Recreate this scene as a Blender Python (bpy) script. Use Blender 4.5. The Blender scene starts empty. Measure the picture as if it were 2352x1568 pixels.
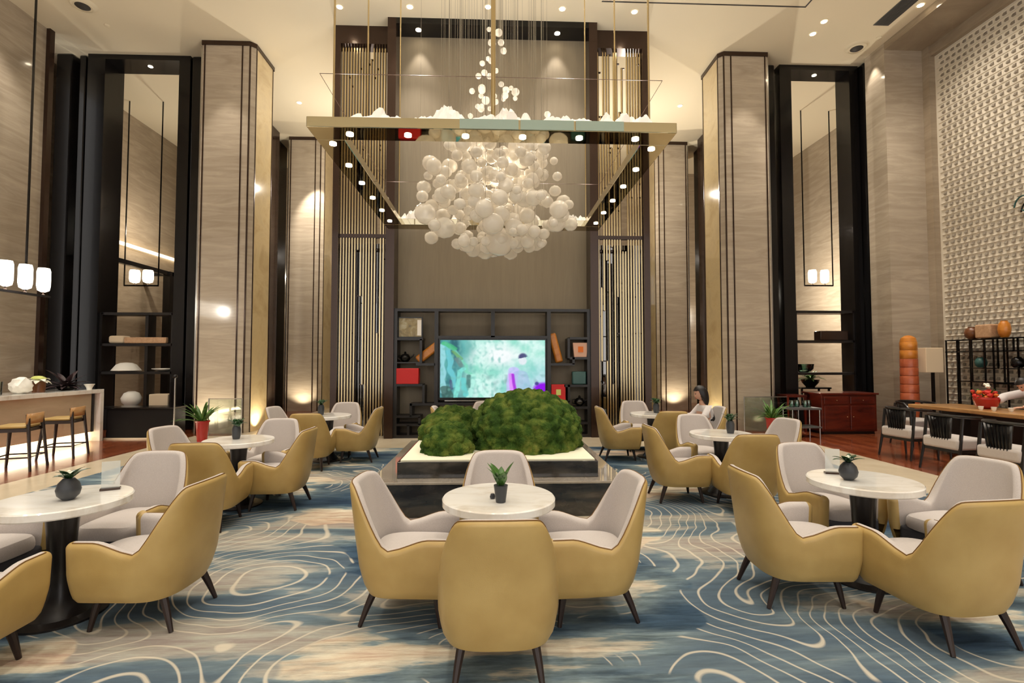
import bpy, bmesh, math, random
from mathutils import Vector, Matrix, noise
random.seed(7)
S = bpy.context.scene
COL = S.collection
PI = math.pi
H = 8.9                                  # ceiling height

# ------------------------------------------------------------------ materials
def lin(c):
    return tuple(((v/255)/12.92 if v/255 <= .04045 else ((v/255+.055)/1.055)**2.4) for v in c) + (1,)
def mat(name, rgb, rough=.5, metal=0, coat=0, emit=None, es=0, alpha=1, trans=0, ior=1.5, spec=.5, sheen=0):
    m = bpy.data.materials.new(name); m.use_nodes = True
    b = m.node_tree.nodes['Principled BSDF']
    b.inputs['Base Color'].default_value = lin(rgb)
    b.inputs['Roughness'].default_value = rough
    b.inputs['Metallic'].default_value = metal
    b.inputs['Coat Weight'].default_value = coat
    b.inputs['Coat Roughness'].default_value = .05
    b.inputs['Alpha'].default_value = alpha
    b.inputs['Transmission Weight'].default_value = trans
    b.inputs['IOR'].default_value = ior
    b.inputs['Specular IOR Level'].default_value = spec
    b.inputs['Sheen Weight'].default_value = sheen
    if emit:
        b.inputs['Emission Color'].default_value = lin(emit)
        b.inputs['Emission Strength'].default_value = es
    return m
def N(m, t, **k):
    n = m.node_tree.nodes.new(t)
    for a, v in k.items():
        if a in n.inputs.keys(): n.inputs[a].default_value = v
        else: setattr(n, a, v)
    return n
def L(m, a, b): m.node_tree.links.new(a, b)
def coords(m, scale, rot=(0, 0, 0), kind='Object'):
    tc = N(m, 'ShaderNodeTexCoord'); mp = N(m, 'ShaderNodeMapping')
    mp.inputs['Scale'].default_value = scale; mp.inputs['Rotation'].default_value = rot
    L(m, tc.outputs[kind], mp.inputs['Vector']); return mp.outputs['Vector']
def ramp(m, fac, stops, interp='LINEAR'):
    r = N(m, 'ShaderNodeValToRGB'); r.color_ramp.interpolation = interp
    e = r.color_ramp.elements
    while len(e) < len(stops): e.new(.5)
    for el, (p, c) in zip(e, stops): el.position = p; el.color = c if len(c) == 4 else lin(c)
    L(m, fac, r.inputs['Fac']); return r.outputs['Color']
def streaky(name, cols, scale, rough=.2, coat=.3, detail=6, dist=.6, bump=0, metal=0, nscale=1.0):
    m = mat(name, cols[0], rough, metal, coat); b = m.node_tree.nodes['Principled BSDF']
    v = coords(m, scale)
    n = N(m, 'ShaderNodeTexNoise', Scale=nscale, Detail=detail, Roughness=.62, Distortion=dist)
    L(m, v, n.inputs['Vector'])
    k = len(cols)
    c = ramp(m, n.outputs['Fac'], [(.3 + .4*i/(k-1), lin(x)) for i, x in enumerate(cols)])
    L(m, c, b.inputs['Base Color'])
    if bump:
        bp = N(m, 'ShaderNodeBump', Strength=bump, Distance=.02)
        L(m, n.outputs['Fac'], bp.inputs['Height']); L(m, bp.outputs['Normal'], b.inputs['Normal'])
    return m

M = {}
M['ceiling'] = mat('ceiling_paint', (236, 224, 196), .9)
M['travertine'] = streaky('travertine', [(166, 152, 133), (178, 164, 145), (192, 178, 158)], (.9, .9, 7), .13, .5, detail=9, dist=1.2)
M['travertine_dim'] = streaky('travertine_dim', [(148, 132, 112), (160, 144, 123), (174, 158, 136)], (.9, .9, 6), .16, .4, detail=9, dist=1.2)  # travertine again, darkened in colour for dim far walls and shaded bands
M['gold_marble'] = streaky('gold_marble', [(194, 170, 126), (214, 192, 148), (200, 180, 142)], (1.2, 1.2, 1.6), .1, .8)
M['black'] = mat('black_lacquer', (17, 15, 15), .24, 0, .1, spec=.35)
M['bronze'] = mat('dark_bronze', (62, 44, 34), .25, .5, .2)
M['blackwood'] = streaky('black_wood', [(16, 12, 11), (26, 20, 18)], (3, 3, 1), .35, .1)
M['panel'] = streaky('linen_panel', [(132, 119, 98), (139, 126, 104)], (14, 14, 1.2), .6, 0, detail=2)
M['brass'] = mat('polished_brass', (214, 194, 150), .2, 1)
M['mirror_gold'] = mat('mirror_gold', (200, 188, 156), .04, 1)
M['silver'] = mat('brushed_steel', (190, 188, 184), .25, 1)
def leather():
    m = mat('mustard_leather', (188, 157, 98), .42, 0, .08)
    b = m.node_tree.nodes['Principled BSDF']; v = coords(m, (1, 1, 1))
    n = N(m, 'ShaderNodeTexNoise', Scale=4.0, Detail=3.0); L(m, v, n.inputs['Vector'])
    L(m, ramp(m, n.outputs['Fac'], [(.3, lin((180, 149, 88))), (.7, lin((196, 166, 104)))]), b.inputs['Base Color'])
    n2 = N(m, 'ShaderNodeTexVoronoi', Scale=220.0); L(m, v, n2.inputs['Vector'])
    bp = N(m, 'ShaderNodeBump', Strength=.08, Distance=.002)
    L(m, n2.outputs['Distance'], bp.inputs['Height']); L(m, bp.outputs['Normal'], b.inputs['Normal'])
    return m
M['leather'] = leather()
def fabric(name, a, b_):
    m = mat(name, a, .9, sheen=.3); b = m.node_tree.nodes['Principled BSDF']; v = coords(m, (1, 1, 1))
    n = N(m, 'ShaderNodeTexNoise', Scale=260.0, Detail=2.0); L(m, v, n.inputs['Vector'])
    L(m, ramp(m, n.outputs['Fac'], [(.3, lin(a)), (.7, lin(b_))]), b.inputs['Base Color'])
    bp = N(m, 'ShaderNodeBump', Strength=.2, Distance=.002)
    L(m, n.outputs['Fac'], bp.inputs['Height']); L(m, bp.outputs['Normal'], b.inputs['Normal'])
    return m
M['fabric'] = fabric('grey_beige_fabric', (188, 178, 172), (204, 195, 189))
M['apron'] = mat('dark_grey_cloth', (72, 72, 78), .9)
M['piping'] = mat('brown_piping', (120, 84, 36), .6)
M['legwood'] = mat('walnut_leg', (40, 25, 20), .4)
M['white_marble'] = streaky('white_marble', [(222, 212, 196), (246, 242, 234), (250, 248, 242)], (2.2, 5, 2), .12, .5, nscale=1.4)
M['pale_stone'] = streaky('pale_stone', [(200, 184, 156), (216, 201, 174)], (1.5, 1.5, 5), .25, .3)
M['black_stone'] = streaky('black_stone', [(30, 28, 26), (48, 44, 40), (80, 74, 66)], (2, 2, 6), .12, .5)
M['white_gravel'] = mat('white_sand', (236, 232, 206), .9)
M['matte_black'] = mat('matte_black', (22, 20, 20), .7, spec=.2)
M['red_glaze'] = mat('red_glaze', (170, 24, 20), .25, 0, .4)
M['red_box'] = mat('red_card', (200, 26, 24), .5)
M['mahogany'] = streaky('mahogany', [(58, 16, 10), (92, 30, 16), (112, 42, 22)], (2, 2, 9), .28, .4)
M['oak'] = streaky('golden_wood', [(150, 106, 62), (184, 138, 86), (204, 160, 106)], (1.5, .5, 3), .3, .3)
M['orange_wood'] = streaky('orange_wood', [(190, 110, 30), (220, 144, 56)], (3, 3, 8), .35, .2)
M['terracotta'] = streaky('terracotta', [(160, 72, 40), (196, 104, 62)], (3, 3, 8), .4, .2)
M['green'] = streaky('leaf_green', [(30, 62, 20), (70, 112, 44), (110, 150, 70)], (8, 8, 8), .4, .1)
M['green_dark'] = streaky('leaf_dark', [(20, 46, 22), (40, 84, 34)], (9, 9, 9), .35, .2)
M['purple_leaf'] = mat('dusky_leaf', (62, 46, 50), .5)
M['pot_dark'] = mat('charcoal_ceramic', (54, 56, 60), .45)
M['white_petal'] = mat('white_petal', (240, 238, 220), .6)
M['cream_petal'] = mat('yellow_green_petal', (206, 214, 120), .6)
M['red_petal'] = mat('red_petal', (206, 40, 26), .6)
M['orange_petal'] = mat('orange_petal', (232, 120, 40), .6)
M['lamp'] = mat('lit_glass', (255, 240, 214), .3, emit=(255, 232, 196), es=5)
M['lamp_white'] = mat('lit_white_glass', (255, 250, 240), .3, emit=(255, 246, 232), es=5)
M['downlight'] = mat('lit_lens', (255, 246, 226), .3, emit=(255, 238, 206), es=26)
M['strip'] = mat('light_strip', (255, 236, 200), .3, emit=(255, 232, 188), es=2.6)
M['white_matte'] = mat('white_plaster', (240, 236, 226), .8)
M['paper'] = mat('white_resin', (246, 240, 230), .5, emit=(255, 236, 214), es=.04)  # white resin given a faint glow though it is no lamp
M['skin'] = mat('skin', (214, 166, 140), .55)
M['hair'] = mat('black_hair', (24, 18, 17), .45)
M['shirt'] = fabric('white_shirt', (214, 206, 204), (230, 224, 222))
M['vest'] = mat('black_vest', (28, 24, 24), .7)
M['slate_cloth'] = mat('slate_cloth', (62, 66, 72), .8)
M['cream_cloth'] = mat('cream_cloth', (220, 200, 170), .8)
M['teal_glaze'] = mat('teal_glaze', (52, 92, 88), .3)
M['brown_glaze'] = mat('brown_glaze', (110, 66, 36), .3)
M['beige_weave'] = streaky('beige_weave', [(176, 136, 100), (202, 164, 128)], (20, 20, 20), .7, 0)
M['grey_metal'] = mat('grey_grille', (104, 104, 104), .5, .4)
M['vent_dark'] = mat('dark_slot', (58, 54, 50), .6)
M['shade'] = mat('linen_shade', (206, 184, 152), .8, emit=(230, 200, 160), es=.15)
def globe_mat():
    m = mat('frosted_glass_globe', (240, 230, 212), .22, coat=.5, emit=(255, 238, 214), es=.06)
    b = m.node_tree.nodes['Principled BSDF']
    b.inputs['Transmission Weight'].default_value = 0
    lw = N(m, 'ShaderNodeLayerWeight', Blend=.35)
    L(m, ramp(m, lw.outputs['Facing'], [(0, (.55, .55, .55, 1)), (.75, (.9, .9, .9, 1)), (1, (1, 1, 1, 1))]), b.inputs['Alpha'])
    return m
M['globe'] = globe_mat()
def glass(name, rgb, dens=.12, rough=.02):
    m = bpy.data.materials.new(name); m.use_nodes = True; nt = m.node_tree; nt.nodes.clear()
    o = N(m, 'ShaderNodeOutputMaterial'); mx = N(m, 'ShaderNodeMixShader')
    t = N(m, 'ShaderNodeBsdfTransparent'); t.inputs[0].default_value = lin(rgb)
    g = N(m, 'ShaderNodeBsdfGlossy'); g.inputs['Roughness'].default_value = rough
    f = N(m, 'ShaderNodeFresnel'); f.inputs[0].default_value = 1.6
    a = N(m, 'ShaderNodeMath', operation='ADD'); a.inputs[1].default_value = dens
    L(m, f.outputs[0], a.inputs[0]); L(m, a.outputs[0], mx.inputs[0])
    L(m, t.outputs[0], mx.inputs[1]); L(m, g.outputs[0], mx.inputs[2]); L(m, mx.outputs[0], o.inputs[0])
    return m
M['glass'] = glass('clear_glass', (242, 248, 244), .02)
M['dark_glass'] = glass('smoked_glass', (64, 58, 62), .26, .03)
M['mint'] = mat('mint_glass', (168, 186, 170), .12, 0, .4)
M['acrylic'] = mat('clear_acrylic', (232, 238, 236), .1, alpha=.35)
M['green_glass'] = glass('green_glass', (200, 232, 220), .12)

def wood_floor():
    m = mat('red_brown_boards', (140, 70, 36), .22, 0, .4); b = m.node_tree.nodes['Principled BSDF']
    v = coords(m, (1, 1, 1), (0, 0, PI/2))
    br = N(m, 'ShaderNodeTexBrick', Scale=1.0); br.inputs['Brick Width'].default_value = 1.4; br.inputs['Row Height'].default_value = .14
    br.inputs['Mortar Size'].default_value = .003
    br.inputs['Color1'].default_value = lin((150, 78, 44)); br.inputs['Color2'].default_value = lin((118, 56, 30)); br.inputs['Mortar'].default_value = lin((60, 30, 18))
    L(m, v, br.inputs['Vector'])
    n = N(m, 'ShaderNodeTexNoise', Scale=1.0, Detail=5.0); L(m, coords(m, (12, 1, 1)), n.inputs['Vector'])
    mx = N(m, 'ShaderNodeMixRGB', blend_type='MULTIPLY'); mx.inputs[0].default_value = .6
    L(m, br.outputs['Color'], mx.inputs[1]); L(m, ramp(m, n.outputs['Fac'], [(.3, (.6, .6, .6, 1)), (.7, (1, 1, 1, 1))]), mx.inputs[2])
    L(m, mx.outputs[0], b.inputs['Base Color']); return m
M['wood_floor'] = wood_floor()

def carpet():
    m = mat('wave_carpet', (60, 90, 120), .95, spec=.1); b = m.node_tree.nodes['Principled BSDF']
    # long brush-stroke bands running across the room
    n1 = N(m, 'ShaderNodeTexNoise', Scale=1.0, Detail=7.0, Roughness=.56, Distortion=.35)
    L(m, coords(m, (.36, 1.35, 1)), n1.inputs['Vector'])
    base = ramp(m, n1.outputs['Fac'], [(.33, lin((44, 60, 80))), (.42, lin((64, 84, 102))), (.475, lin((92, 108, 118))), (.51, lin((124, 140, 144))),
                                       (.522, lin((178, 174, 160))), (.56, lin((206, 194, 172))), (.64, lin((200, 176, 152))), (.7, lin((208, 182, 158)))])
    # fine dry-brush streaks
    n2 = N(m, 'ShaderNodeTexNoise', Scale=1.0, Detail=6.0, Roughness=.72, Distortion=.3)
    L(m, coords(m, (2.2, 17, 1)), n2.inputs['Vector'])
    mx = N(m, 'ShaderNodeMixRGB', blend_type='OVERLAY'); mx.inputs[0].default_value = .62
    L(m, base, mx.inputs[1]); L(m, ramp(m, n2.outputs['Fac'], [(.36, (.2, .2, .2, 1)), (.66, (.76, .76, .76, 1))]), mx.inputs[2])
    # contour lines: the level lines of a smooth field
    nd = N(m, 'ShaderNodeTexNoise', Scale=.9, Detail=2.2, Roughness=.45)
    v0 = coords(m, (1, 1, 1)); L(m, v0, nd.inputs['Vector'])
    sub = N(m, 'ShaderNodeVectorMath', operation='MULTIPLY_ADD'); L(m, nd.outputs['Color'], sub.inputs[0])
    sub.inputs[1].default_value = (.75, .75, 0); L(m, v0, sub.inputs[2])
    vo = N(m, 'ShaderNodeTexVoronoi', feature='SMOOTH_F1', Scale=.74); vo.inputs['Smoothness'].default_value = .22
    L(m, sub.outputs[0], vo.inputs['Vector'])
    s = N(m, 'ShaderNodeMath', operation='MULTIPLY'); s.inputs[1].default_value = 19
    L(m, vo.outputs['Distance'], s.inputs[0])
    fr = N(m, 'ShaderNodeMath', operation='FRACT'); L(m, s.outputs[0], fr.inputs[0])
    ln = ramp(m, fr.outputs[0], [(0, (0, 0, 0, 1)), (.42, (0, 0, 0, 1)), (.48, (1, 1, 1, 1)), (.54, (1, 1, 1, 1)), (.60, (0, 0, 0, 1))])
    n4 = N(m, 'ShaderNodeTexNoise', Scale=1.0, Detail=3.0); L(m, coords(m, (.7, .8, 3.3)), n4.inputs['Vector'])
    mk = ramp(m, n4.outputs['Fac'], [(.465, (0, 0, 0, 1)), (.475, (1, 1, 1, 1))])
    gz = N(m, 'ShaderNodeMixRGB')                       # the contour fields lie on a grey ground
    gf = N(m, 'ShaderNodeMath', operation='MULTIPLY'); L(m, mk, gf.inputs[0]); gf.inputs[1].default_value = .5
    L(m, gf.outputs[0], gz.inputs[0]); L(m, mx.outputs[0], gz.inputs[1]); gz.inputs[2].default_value = lin((98, 112, 122))
    a3 = N(m, 'ShaderNodeMath', operation='MULTIPLY'); L(m, ln, a3.inputs[0]); L(m, mk, a3.inputs[1])
    a4 = N(m, 'ShaderNodeMath', operation='MULTIPLY'); L(m, a3.outputs[0], a4.inputs[0]); a4.inputs[1].default_value = .7
    m2 = N(m, 'ShaderNodeMixRGB'); L(m, a4.outputs[0], m2.inputs[0]); L(m, gz.outputs[0], m2.inputs[1]); m2.inputs[2].default_value = lin((214, 203, 182))
    L(m, m2.outputs[0], b.inputs['Base Color'])
    n6 = N(m, 'ShaderNodeTexNoise', Scale=300.0); L(m, coords(m, (1, 1, 1)), n6.inputs['Vector'])
    bp = N(m, 'ShaderNodeBump', Strength=.3, Distance=.004); L(m, n6.outputs['Fac'], bp.inputs['Height']); L(m, bp.outputs['Normal'], b.inputs['Normal'])
    return m
M['carpet'] = carpet()
def moss_mat():
    m = mat('moss', (60, 84, 28), .95, spec=.15); b = m.node_tree.nodes['Principled BSDF']
    n = N(m, 'ShaderNodeTexNoise', Scale=5.0, Detail=6.0, Roughness=.7); L(m, coords(m, (1, 1, 1)), n.inputs['Vector'])
    L(m, ramp(m, n.outputs['Fac'], [(.32, lin((34, 56, 20))), (.46, lin((58, 84, 30))), (.58, lin((96, 112, 46))), (.7, lin((128, 130, 62)))]), b.inputs['Base Color'])
    n2 = N(m, 'ShaderNodeTexNoise', Scale=90.0, Detail=3.0); L(m, coords(m, (1, 1, 1)), n2.inputs['Vector'])
    bp = N(m, 'ShaderNodeBump', Strength=.9, Distance=.02); L(m, n2.outputs['Fac'], bp.inputs['Height']); L(m, bp.outputs['Normal'], b.inputs['Normal'])
    return m
M['moss'] = moss_mat()

# ------------------------------------------------------------------ mesh helpers
class MB:
    def __init__(s): s.bm = bmesh.new(); s.idx = 0
    def faces(s, vs, fs, mi=0, T=None):
        vv = [s.bm.verts.new(T @ Vector(v) if T else v) for v in vs]
        for f in fs:
            try: fc = s.bm.faces.new([vv[i] for i in f]); fc.material_index = mi
            except ValueError: pass
        return vv
    def box(s, x0, x1, y0, y1, z0, z1, mi=0, T=None):
        v = [(x, y, z) for z in (z0, z1) for y in (y0, y1) for x in (x0, x1)]
        s.faces(v, [(0, 2, 3, 1), (4, 5, 7, 6), (0, 1, 5, 4), (2, 6, 7, 3), (0, 4, 6, 2), (1, 3, 7, 5)], mi, T); return s
    def tube(s, pts, r, n=10, mi=0, caps=True, flat=1.0):
        pts = [Vector(p) for p in pts]; rr = r if isinstance(r, (list, tuple)) else [r]*len(pts)
        rings = []; up = Vector((0, 0, 1))
        prev = None
        for i, p in enumerate(pts):
            d = (pts[min(i+1, len(pts)-1)] - pts[max(i-1, 0)]).normalized()
            if prev is None:
                a = d.cross(up if abs(d.z) < .95 else Vector((1, 0, 0))).normalized()
            else:
                a = (prev - d*prev.dot(d)).normalized()
            prev = a; b = d.cross(a)
            rings.append([s.bm.verts.new(p + (a*math.cos(2*PI*k/n) + b*math.sin(2*PI*k/n)*flat)*rr[i]) for k in range(n)])
        for A, B in zip(rings, rings[1:]):
            for k in range(n):
                f = s.bm.faces.new((A[k], A[(k+1) % n], B[(k+1) % n], B[k])); f.material_index = mi
        if caps:
            f = s.bm.faces.new(rings[0][::-1]); f.material_index = mi
            f = s.bm.faces.new(rings[-1]); f.material_index = mi
        return s
    def lathe(s, prof, n=32, c=(0, 0, 0), mi=0):
        rings = []
        for r, z in prof:
            rings.append([s.bm.verts.new((c[0]+max(r, 1e-4)*math.cos(2*PI*k/n), c[1]+max(r, 1e-4)*math.sin(2*PI*k/n), c[2]+z)) for k in range(n)])
        for A, B in zip(rings, rings[1:]):
            for k in range(n):
                f = s.bm.faces.new((A[k], A[(k+1) % n], B[(k+1) % n], B[k])); f.material_index = mi
        s.bm.faces.new(rings[0][::-1]).material_index = mi; s.bm.faces.new(rings[-1]).material_index = mi
        return s
    def ball(s, c, r, sub=2, sc=(1, 1, 1), mi=0, nz=0, seed=0, nf=3):
        g = bmesh.ops.create_icosphere(s.bm, subdivisions=sub, radius=1)
        for v in g['verts']:
            k = 1 + (nz*noise.noise(v.co*nf + Vector((seed, seed*1.7, 0))) if nz else 0)
            v.co = Vector(c) + Vector((v.co.x*sc[0], v.co.y*sc[1], v.co.z*sc[2]))*r*k
        for f in {f for v in g['verts'] for f in v.link_faces}: f.material_index = mi
        return s
    def prism(s, poly, z0, z1, mi=0, T=None):
        n = len(poly)
        v = [(x, y, z0) for x, y in poly] + [(x, y, z1) for x, y in poly]
        s.faces(v, [tuple(range(n))[::-1], tuple(range(n, 2*n))] + [(i, (i+1) % n, n+(i+1) % n, n+i) for i in range(n)], mi, T); return s
    def leaf(s, base, d, length, w, bend=.5, mi=0, n=6, fold=.15):
        base = Vector(base); d = Vector(d).normalized(); side = d.cross(Vector((0, 0, 1)))
        side = side.normalized() if side.length > .01 else Vector((1, 0, 0))
        rows = []; p = base.copy(); dd = d.copy()
        for i in range(n+1):
            t = i/n; ww = w*(math.sin(PI*min(1, t*.86+.14))**.8)*.5
            nrm = side.cross(dd).normalized()
            rows.append([s.bm.verts.new(p - side*ww + nrm*ww*fold), s.bm.verts.new(p), s.bm.verts.new(p + side*ww + nrm*ww*fold)])
            p = p + dd*length/n; dd = (dd + Vector((0, 0, -bend/n))).normalized()
        for A, B in zip(rows, rows[1:]):
            for k in (0, 1):
                s.bm.faces.new((A[k], A[k+1], B[k+1], B[k])).material_index = mi
        return s
    def build(s, name, m, parent=None, smooth=True, bevel=0, seg=2, solid=0, **tags):
        bmesh.ops.recalc_face_normals(s.bm, faces=s.bm.faces)
        me = bpy.data.meshes.new(name); s.bm.to_mesh(me); s.bm.free()
        for x in (m if isinstance(m, list) else [m]): me.materials.append(M[x])
        o = bpy.data.objects.new(name, me); COL.objects.link(o)
        if parent: o.parent = parent
        if solid:
            md = o.modifiers.new('t', 'SOLIDIFY'); md.thickness = solid; md.offset = 0
        if bevel:
            md = o.modifiers.new('b', 'BEVEL'); md.width = bevel; md.segments = seg; md.limit_method = 'ANGLE'; md.angle_limit = math.radians(35)
        if smooth:
            for p in me.polygons: p.use_smooth = True
            try: me.set_sharp_from_angle(angle=math.radians(38))
            except Exception: pass
        for k, v in tags.items(): o[k] = v
        return o
def thing(name, label, cat, loc=(0, 0, 0), rz=0, group=None):
    o = bpy.data.objects.new(name, None); COL.objects.link(o); o.location = loc; o.rotation_euler.z = rz
    o.empty_display_size = .1
    o['label'] = label; o['category'] = cat
    if group: o['group'] = group
    return o
def tag(o, label, cat, group=None):
    o['label'] = label; o['category'] = cat
    if group: o['group'] = group
    return o
def dup(root, loc, rz, label, group=None, scale=None):
    r = root.copy(); COL.objects.link(r); r.location = loc; r.rotation_euler.z = rz; r['label'] = label
    if group: r['group'] = group
    if scale: r.scale = scale
    for ch in list(root.children):
        c = ch.copy(); COL.objects.link(c); c.parent = r
        for g in ch.children:
            d = g.copy(); COL.objects.link(d); d.parent = c
    return r
def struct(name, mb, m, parent=None, **k):
    o = mb.build(name, m, parent, **k)
    if not parent: o['kind'] = 'structure'
    return o
def B(*a): return MB().box(*a)

# ------------------------------------------------------------------ room shell
YB = -7.0                                  # the room runs on behind the viewer
fl = MB()
fl.box(-11, 11, YB, 19.4, -.12, 0)
struct('floor', fl, 'wood_floor', smooth=False)
mb = MB()                                  # pale stone border round the carpet
mb.box(-6.35, -5.6, YB, 11.0, 0, .006); mb.box(5.25, 6.2, YB, 10.9, 0, .006); mb.box(-5.6, 5.25, 9.3, 19.0, 0, .006)
struct('trim_1', mb, 'pale_stone', smooth=False, label='pale stone border strip between carpet and timber floor')
tag(B(-5.6, 5.25, YB, 9.3, .0, .012).build('carpet', 'carpet', smooth=False), 'blue and cream carpet with swirling contour lines across the lounge floor', 'carpet')
struct('ceiling', B(-11.2, 11.2, YB, 19.4, H, H+.2), 'ceiling', smooth=False)
struct('wall_left', B(-10.1, -9.8, YB, 11.1, 0, H), 'travertine', smooth=False)
struct('trim_2', B(-9.84, -9.72, 11.1, 11.22, 0, H), 'bronze', smooth=False)
struct('wall_left_far', B(-11.0, -10.75, 11.1, 19.2, 0, H), 'travertine_dim', smooth=False)
struct('wall_right_far', B(10.75, 11.0, 11.8, 19.2, 0, H), 'travertine', smooth=False)
struct('wall_back', B(-11, 11, 19.0, 19.25, 0, H), 'travertine_dim', smooth=False)
# right wall: white relief of stepped bricks, framed by a stone pier and head
mb = MB(); mb.box(10.0, 10.2, YB, 10.9, 0, H)
c = .14
z = .1
while z < H-.45:                       # a fine bright ridge over every row of blocks
    mb.faces([(10.0, 1.2, z+.085), (10.0, 10.66, z+.085), (9.978, 10.66, z+.092), (9.978, 1.2, z+.092), (10.0, 1.2, z+.112), (10.0, 10.66, z+.112)],
             [(0, 1, 2, 3), (3, 2, 5, 4)])
    y = 10.62; k = 0
    while y > 1.2:
        q = y - (.03 if round(z/c) % 2 else 0)
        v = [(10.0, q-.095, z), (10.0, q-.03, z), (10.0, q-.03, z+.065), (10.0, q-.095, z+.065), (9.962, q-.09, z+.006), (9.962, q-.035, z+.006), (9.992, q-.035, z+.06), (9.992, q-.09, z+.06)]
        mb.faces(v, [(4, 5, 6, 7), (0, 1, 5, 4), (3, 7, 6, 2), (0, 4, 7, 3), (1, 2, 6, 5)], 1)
        y -= c
    z += c
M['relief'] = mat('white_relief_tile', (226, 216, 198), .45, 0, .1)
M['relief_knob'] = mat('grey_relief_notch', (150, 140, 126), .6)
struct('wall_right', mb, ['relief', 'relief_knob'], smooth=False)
struct('wall_right_pier', B(8.97, 10.3, 10.9, 11.5, 0, H), 'travertine', smooth=False)
struct('wall_right_inner', B(9.75, 10.8, 11.5, 11.8, 0, H), 'travertine_dim', smooth=False)
struct('trim_3', B(8.97, 10.0, YB, 10.9, H-.16, H), 'travertine_dim', smooth=False)
struct('trim_4', B(9.86, 10.0, 10.72, 10.9, 0, H-.16), 'travertine_dim', smooth=False)
struct('trim_5', B(9.9, 10.0, YB, 10.72, H-.4, H-.16), 'travertine_dim', smooth=False)

# ------------------------------------------------------------------ pillars
def pillar(x0, x1, y0, y1, side, label):
    """stone pillar with a chamfered corner towards the hall (side=+1: corner at x1)"""
    t = thing('pillar', label, 'pillar', ((x0+x1)/2, (y0+y1)/2, 0)); t['kind'] = 'structure'
    cx, cy = (x0+x1)/2, (y0+y1)/2
    a, b = (x1-x0)/2, (y1-y0)/2
    ch = .1
    poly = [(-a, -b), (a-ch, -b), (a, -b+ch), (a, b), (-a, b)]
    if side < 0: poly = [(-x, y) for x, y in poly][::-1]
    MB().prism(poly, 0, H-.06).build('shaft', 'travertine', t, smooth=False)
    def px(x): return x if side > 0 else -x
    tr = MB()
    for (xx, yy) in ((-a+.05, -b), (a-ch-.16, -b), (a-ch+.01, -b), (a, -b+ch+.02), (a, b-.04)):
        s = .014
        tr.box(min(px(xx-s), px(xx+s)), max(px(xx-s), px(xx+s)), yy-.014, yy+.014, 0, H-.06)
    tr.build('trim_strip', 'bronze', t, smooth=False)
    q = .02; poly2 = [(-a-q, -b-q), (a-ch+q*.4, -b-q), (a+q, -b+ch-q*.4), (a+q, b+q), (-a-q, b+q)]
    if side < 0: poly2 = [(-x, y) for x, y in poly2][::-1]
    MB().prism(poly2, H-.1, H-.0).build('top_band', 'bronze', t, smooth=False)
    s0, s1 = (a, a+.006)
    B(min(px(s0), px(s1)), max(px(s0), px(s1)), -b+ch+.05, b-.06, 0, H-.1).build('side_panel', 'gold_marble', t, smooth=False)
    B(min(px(-a-.05), px(-a-.002)), max(px(-a-.05), px(-a-.002)), -b+.03, b, 0, H-.1).build('edge_strip', 'silver', t, smooth=False)
pillar(-6.61, -5.46, 11.4, 12.4, 1, 'beige stone pillar beside the left black portal, nearer of the left pair')
pillar(5.34, 6.47, 11.35, 12.35, -1, 'beige stone pillar beside the right black portal, nearer of the right pair')
pillar(-6.62, -5.52, 16.3, 17.3, 1, 'farther stone pillar to the left of the brass lattice, lit from above')
pillar(5.40, 6.45, 16.2, 17.2, -1, 'farther stone pillar to the right of the brass lattice')

# ------------------------------------------------------------------ portals with built-in shelves
def portal(x0, x1, o0, o1, y0, y1, label):
    t = thing('portal', label, 'portal frame', ((x0+x1)/2, y0, 0)); cx = (x0+x1)/2
    B(x0-cx, o0-cx, 0, y1-y0, 0, H).build('jamb', 'black', t, smooth=False)
    B(o1-cx, x1-cx, 0, y1-y0, 0, H).build('jamb', 'black', t, smooth=False)
    B(o0-cx, o1-cx, 0, y1-y0, H-.12, H).build('lintel', 'black', t, smooth=False)
    m = (o0+o1)/2-cx
    MB().lathe([(.05, H-.128), (.05, H-.12)], 20, (m, (y1-y0)*.45, 0)).build('downlight', 'downlight', t)
    return t
portal(-9.62, -7.24, -9.22, -7.5, 12.0, 12.62, 'tall black portal frame left of the beige pillars')
portal(7.04, 9.02, 7.33, 8.8, 11.8, 12.3, 'tall black portal frame on the right behind the mahogany cabinet')
def fin(x0, x1, y0, y1, label, m='black'):
    tag(B(x0, x1, y0, y1, 0, H-.01).build('fin_panel', m, smooth=False, bevel=.03), label, 'wall panel')
fin(-10.35, -9.98, 12.0, 12.45, 'black panelled box pier at far left beside the stone wall')
fin(-9.86, -9.7, 12.05, 12.5, 'narrow black fin between the box pier and the left portal')
fin(-7.2, -6.86, 12.0, 12.45, 'black fin squeezed between left portal and near pillar')
fin(6.62, 6.92, 11.8, 12.25, 'black fin squeezed between right portal and near pillar')
fin(9.04, 9.4, 11.62, 12.05, 'black fin at the outer side of the right portal')
struct('wall_left_return', B(-10.75, -9.98, 12.5, 12.62, 0, H), 'black', smooth=False)
fin(-7.5, -7.05, 16.4, 17.2, 'far black fin seen between the two left pillars')
fin(7.0, 7.45, 16.2, 17.0, 'far black fin seen between the two right pillars')
fin(-6.98, -6.80, 15.2, 16.0, 'dark bronze fin beside the farther left pillar', 'bronze')
fin(6.72, 6.9, 15.2, 16.0, 'dark bronze fin beside the farther right pillar', 'bronze')

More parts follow.
